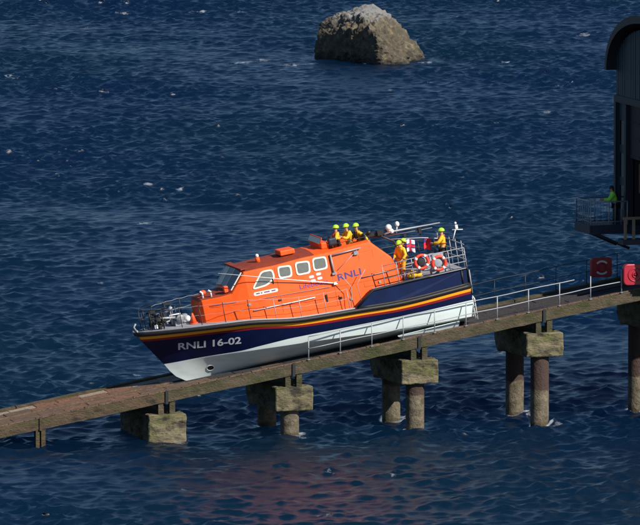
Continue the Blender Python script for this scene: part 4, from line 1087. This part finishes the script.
def person(label, group, M, pose, outfit):
    J = {k: Vector(v) for k, v in BASE.items()}
    lean = pose.get('lean', 0); side_ = pose.get('side', 0); drop = pose.get('drop', 0)
    Rl = Matrix.Rotation(rad(-lean), 4, 'X') @ Matrix.Rotation(rad(side_), 4, 'Y'); pv = Vector((0, 0, .95))
    for k in ('spine', 'chest', 'neck', 'jaw', 'head', 'crown', 'shl', 'ell', 'wrl', 'shr', 'elr', 'wrr'): J[k] = pv + Rl @ (J[k] - pv)
    nod = pose.get('nod', 0); Rn = Matrix.Rotation(rad(-nod), 4, 'X') @ Matrix.Rotation(rad(pose.get('turn', 0)), 4, 'Z')
    for k in ('jaw', 'head', 'crown'): J[k] = J['neck'] + Rn @ (J[k] - J['neck'])
    for k, v in pose.items():
        if k in J: J[k] = Vector(v)
    if drop:
        for k in J:
            if k[:2] not in ('kn', 'an', 'to'): J[k] = J[k] + Vector((0, -drop * .25, -drop))
        for k in ('knl', 'knr'): J[k] = J[k] + Vector((0, drop * .55, -drop * .25))
    root = empty('person', label, 'person', group, M=M)
    nodes = {k: (tuple(J[k]), RAD[k]) for k in J}; edges = list(BE)
    # face: nose, ears
    hf = (Rl.to_3x3() @ Rn.to_3x3()) if True else None
    fw = hf @ Vector((0, 1, 0)); rt = hf @ Vector((1, 0, 0)); up = hf @ Vector((0, 0, 1))
    # hands
    for s in 'lr':
        wv = J['wr' + s]; d = (wv - J['el' + s]).normalized(); sx = -1 if s == 'l' else 1
        inw = Vector((-sx, 0, 0)); a = d.cross(inw)
        a = a.normalized() if a.length > .1 else Vector((0, 1, 0)); nrm2 = a.cross(d).normalized()
        nodes['palm' + s] = (tuple(wv + d * .055), (.036, .026)); nodes['pe' + s] = (tuple(wv + d * .09), (.038, .020)); edges += [('wr' + s, 'palm' + s), ('palm' + s, 'pe' + s)]
    body = skin_mesh(nodes, edges, 'skin', 'body', 1)
    # fingers and face features joined into the body surface
    bm = bmesh.new(); bm.from_mesh(body)
    mb = MB()
    for s in 'lr':
        wv = J['wr' + s]; d = (wv - J['el' + s]).normalized(); sx = -1 if s == 'l' else 1
        inw = Vector((-sx, 0, 0)); a = d.cross(inw); a = a.normalized() if a.length > .1 else Vector((0, 1, 0)); n2 = a.cross(d).normalized(); n2 = n2 if n2.dot(inw) > 0 else -n2
        for k in range(4):
            b0 = wv + d * .085 + a * (.030 - .020 * k); L_ = (.040, .045, .042, .032)[k]
            p1 = b0 + d * L_; p2 = p1 + (d * .7 + n2 * .7).normalized() * L_ * .7; p3 = p2 + (d * .2 + n2).normalized() * L_ * .5
            mb.tube([b0, p1, p2, p3], [.010, .0095, .0085, .007], n=6)
        t0 = wv + d * .03 + a * .028; t1 = t0 + (a * .8 + d * .6).normalized() * .035; t2 = t1 + (a * .2 + d + n2 * .4).normalized() * .03
        mb.tube([t0, t1, t2], [.013, .011, .009], n=6)
    hc = J['head']
    mb.tube([hc + fw * .085 + up * .015, hc + fw * .118 - up * .022, hc + fw * .088 - up * .032], [.009, .015, .010], n=6)
    for sx in (-1, 1): mb.sphere(hc + rt * sx * .082 - up * .005 - fw * .005, (.012, .022, .030), nu=8, nv=6)
    mb.sphere(hc + fw * .088 - up * .058, (.026, .010, .008), nu=8, nv=6)
    fm = mb.mesh('f', 'skin'); bm.from_mesh(fm); bm.to_mesh(body); bm.free()
    for p in body.polygons: p.use_smooth = True
    link(bpy.data.objects.new('body', body), root)
    for sx in (-1, 1):
        e = MB(); e.sphere(hc + fw * .090 + rt * sx * .032 + up * .012, .011, nu=8, nv=6); e.build('eye', 'boot_black', root)
    def cloth(keys, grow, matn, name, extra=None):
        nd = {}
        for k in keys:
            r = RAD[k]; g = grow
            nd[k] = (tuple(J[k]), (r[0] + g, r[1] + g) if isinstance(r, tuple) else r + g)
        ed = [(a, b) for a, b in BE if a in nd and b in nd]
        link(bpy.data.objects.new(name, skin_mesh(nd, ed, matn, name, 1)), root)
    ja = {k: J[k] for k in J}
    # sleeves stop short of the wrist
    for s in 'lr': J['wr' + s] = J['el' + s].lerp(J['wr' + s], .93)
    J['neck'] = J['chest'].lerp(J['neck'], .82)
    cloth(['pelvis', 'spine', 'chest', 'neck', 'shl', 'ell', 'wrl', 'shr', 'elr', 'wrr'], .034, outfit['jacket'], 'jacket')
    J.update({k: ja[k] for k in ('wrl', 'wrr', 'neck')})
    cloth(['pelvis', 'hil', 'knl', 'anl', 'hir', 'knr', 'anr'], .028, outfit['trousers'], 'trousers')
    for s in 'lr': cloth(['an' + s, 'to' + s], .018, 'boot_black', 'boot')
    if outfit.get('helmet'):
        M3 = Matrix((rt, fw, up)).transposed()
        h = MB(); vs = []; nu, nv = 16, 6
        for j in range(nv + 1):
            t = (math.pi * .56) * j / nv
            for i in range(nu):
                an = 2 * math.pi * i / nu; q = Vector((.125 * math.sin(t) * math.cos(an), .148 * math.sin(t) * math.sin(an), .135 * math.cos(t)))
                if j == nv and math.sin(an) > .3: q.z += .03; q.y += .02
                vs.append(hc + up * .03 - fw * .01 + M3 @ q)
        fs = [(j * nu + i, j * nu + (i + 1) % nu, (j + 1) * nu + (i + 1) % nu, (j + 1) * nu + i) for j in range(nv) for i in range(nu)]
        h.add(vs, fs, 0, True); ho = h.build('helmet', outfit['helmet'], root); sm = ho.modifiers.new('s', 'SOLIDIFY'); sm.thickness = .012
    if outfit.get('hair'):
        h = MB(); M3 = Matrix((rt, fw, up)).transposed(); h.sphere(hc + up * .03 - fw * .025, (.092, .108, .098), M=M3); h.sphere(hc - fw * .07 - up * .06, (.07, .05, .09), M=M3); h.build('hair', 'hair_dark', root)
    if outfit.get('lifejacket'):
        R3 = Rl.to_3x3(); f3 = R3 @ Vector((0, 1, 0)); r3 = R3 @ Vector((1, 0, 0)); u3 = R3 @ Vector((0, 0, 1)); c = J['chest']
        l = MB()
        for s in (-1, 1):
            l.tube([c + u3 * .13 - f3 * .09, c + u3 * .16 + r3 * s * .09 - f3 * .02, c + u3 * .10 + r3 * s * .10 + f3 * .13, c - u3 * .05 + r3 * s * .085 + f3 * .165, c - u3 * .2 + r3 * s * .07 + f3 * .15], [.045, .045, .05, .055, .045], n=8)
        l.tube([c - u3 * .17 + (r3 * math.cos(a) * .19 + f3 * math.sin(a) * .155) for a in np.linspace(0, 2 * math.pi, 16, endpoint=False)], .022, n=6, closed=True)
        l.build('lifejacket', outfit['lifejacket'], root)
    return root
def on_boat(X, y, z, heading, s=1.0):
    p = MBOAT @ Vector((X, y, z)); return Matrix.Translation(p) @ Matrix.Rotation(rad(heading), 4, 'Z') @ Matrix.Scale(s, 4)
# heading: local +y rotated about z; the bow points to world angle 197 deg -> rotate +y (90) by 107
BOW = 107
crew = dict(jacket='jacket_yellow', trousers='trouser_yellow', helmet='helmet_green', lifejacket='lifejacket_red')
crew2 = dict(crew, lifejacket='dark_trouser'); crew3 = dict(crew, helmet='helmet_dull')
person('crewman in red lifejacket standing foremost in the open cockpit, helmet highest of the three', 'crew in yellow on the lifeboat', on_boat(5.70, .45, 3.80, BOW - 8, 1.04),
       dict(lean=4, ell=(-.26, .1, 1.18), wrl=(-.2, .33, 1.16), elr=(.27, .1, 1.2), wrr=(.2, .32, 1.12)), crew)
person('crewman in yellow in the middle of the three in the cockpit, reaching forward', 'crew in yellow on the lifeboat', on_boat(4.86, -.1, 3.66, BOW + 10, 1.06),
       dict(lean=22, nod=-8, ell=(-.28, .34, 1.12), wrl=(-.2, .55, 1.2), elr=(.28, .34, 1.1), wrr=(.18, .58, 1.12)), dict(crew, lifejacket=None))
person('crewman in yellow rearmost of the three in the cockpit, leaning forward with an arm back', 'crew in yellow on the lifeboat', on_boat(4.42, .15, 3.62, BOW, 1.06),
       dict(lean=24, nod=-10, ell=(-.33, -.02, 1.2), wrl=(-.3, -.20, 1.02), elr=(.28, .3, 1.1), wrr=(.2, .45, 1.05)), crew2)
person('crewman in yellow bending forward just behind the wheelhouse on the aft deck', 'crew in yellow on the lifeboat', on_boat(2.95, 1.25, 2.62, BOW + 30, 1.05),
       dict(lean=14, nod=8, ell=(-.30, .08, 1.12), wrl=(-.24, .24, .94), elr=(.28, .12, 1.12), wrr=(.2, .3, .98)), dict(crew, lifejacket=None))
person('crewman with only helmet and back showing, behind the bending man near the white flag', 'crew in yellow on the lifeboat', on_boat(2.72, .1, 2.62, BOW + 160),
       dict(lean=12, nod=10, ell=(-.28, .12, 1.12), wrl=(-.2, .3, 1.0)), crew3)
person('crewman standing alone at the lifeboat stern holding the line with the red flag', 'crew in yellow on the lifeboat', on_boat(.82, .95, 2.66, BOW - 25, 1.07),
       dict(lean=3, nod=6, ell=(-.3, .16, 1.18), wrl=(-.2, .4, 1.16), elr=(.3, .12, 1.14), wrr=(.22, .34, 1.05)), dict(crew, trousers='dark_trouser'))
p = W(15.85, -3.75, 8.68)
person('person in bright green jacket and dark trousers leaning on the boathouse balcony railing', None, Matrix.Translation(p) @ Matrix.Rotation(rad(BOW - 15), 4, 'Z') @ Matrix.Scale(1.06, 4),
       dict(lean=14, nod=4, ell=(-.28, .28, 1.12), wrl=(-.2, .56, 1.13), elr=(.28, .26, 1.12), wrr=(.22, .54, 1.12)), dict(jacket='hivis_green', trousers='dark_trouser', hair=True))

scene.render.engine = 'CYCLES'
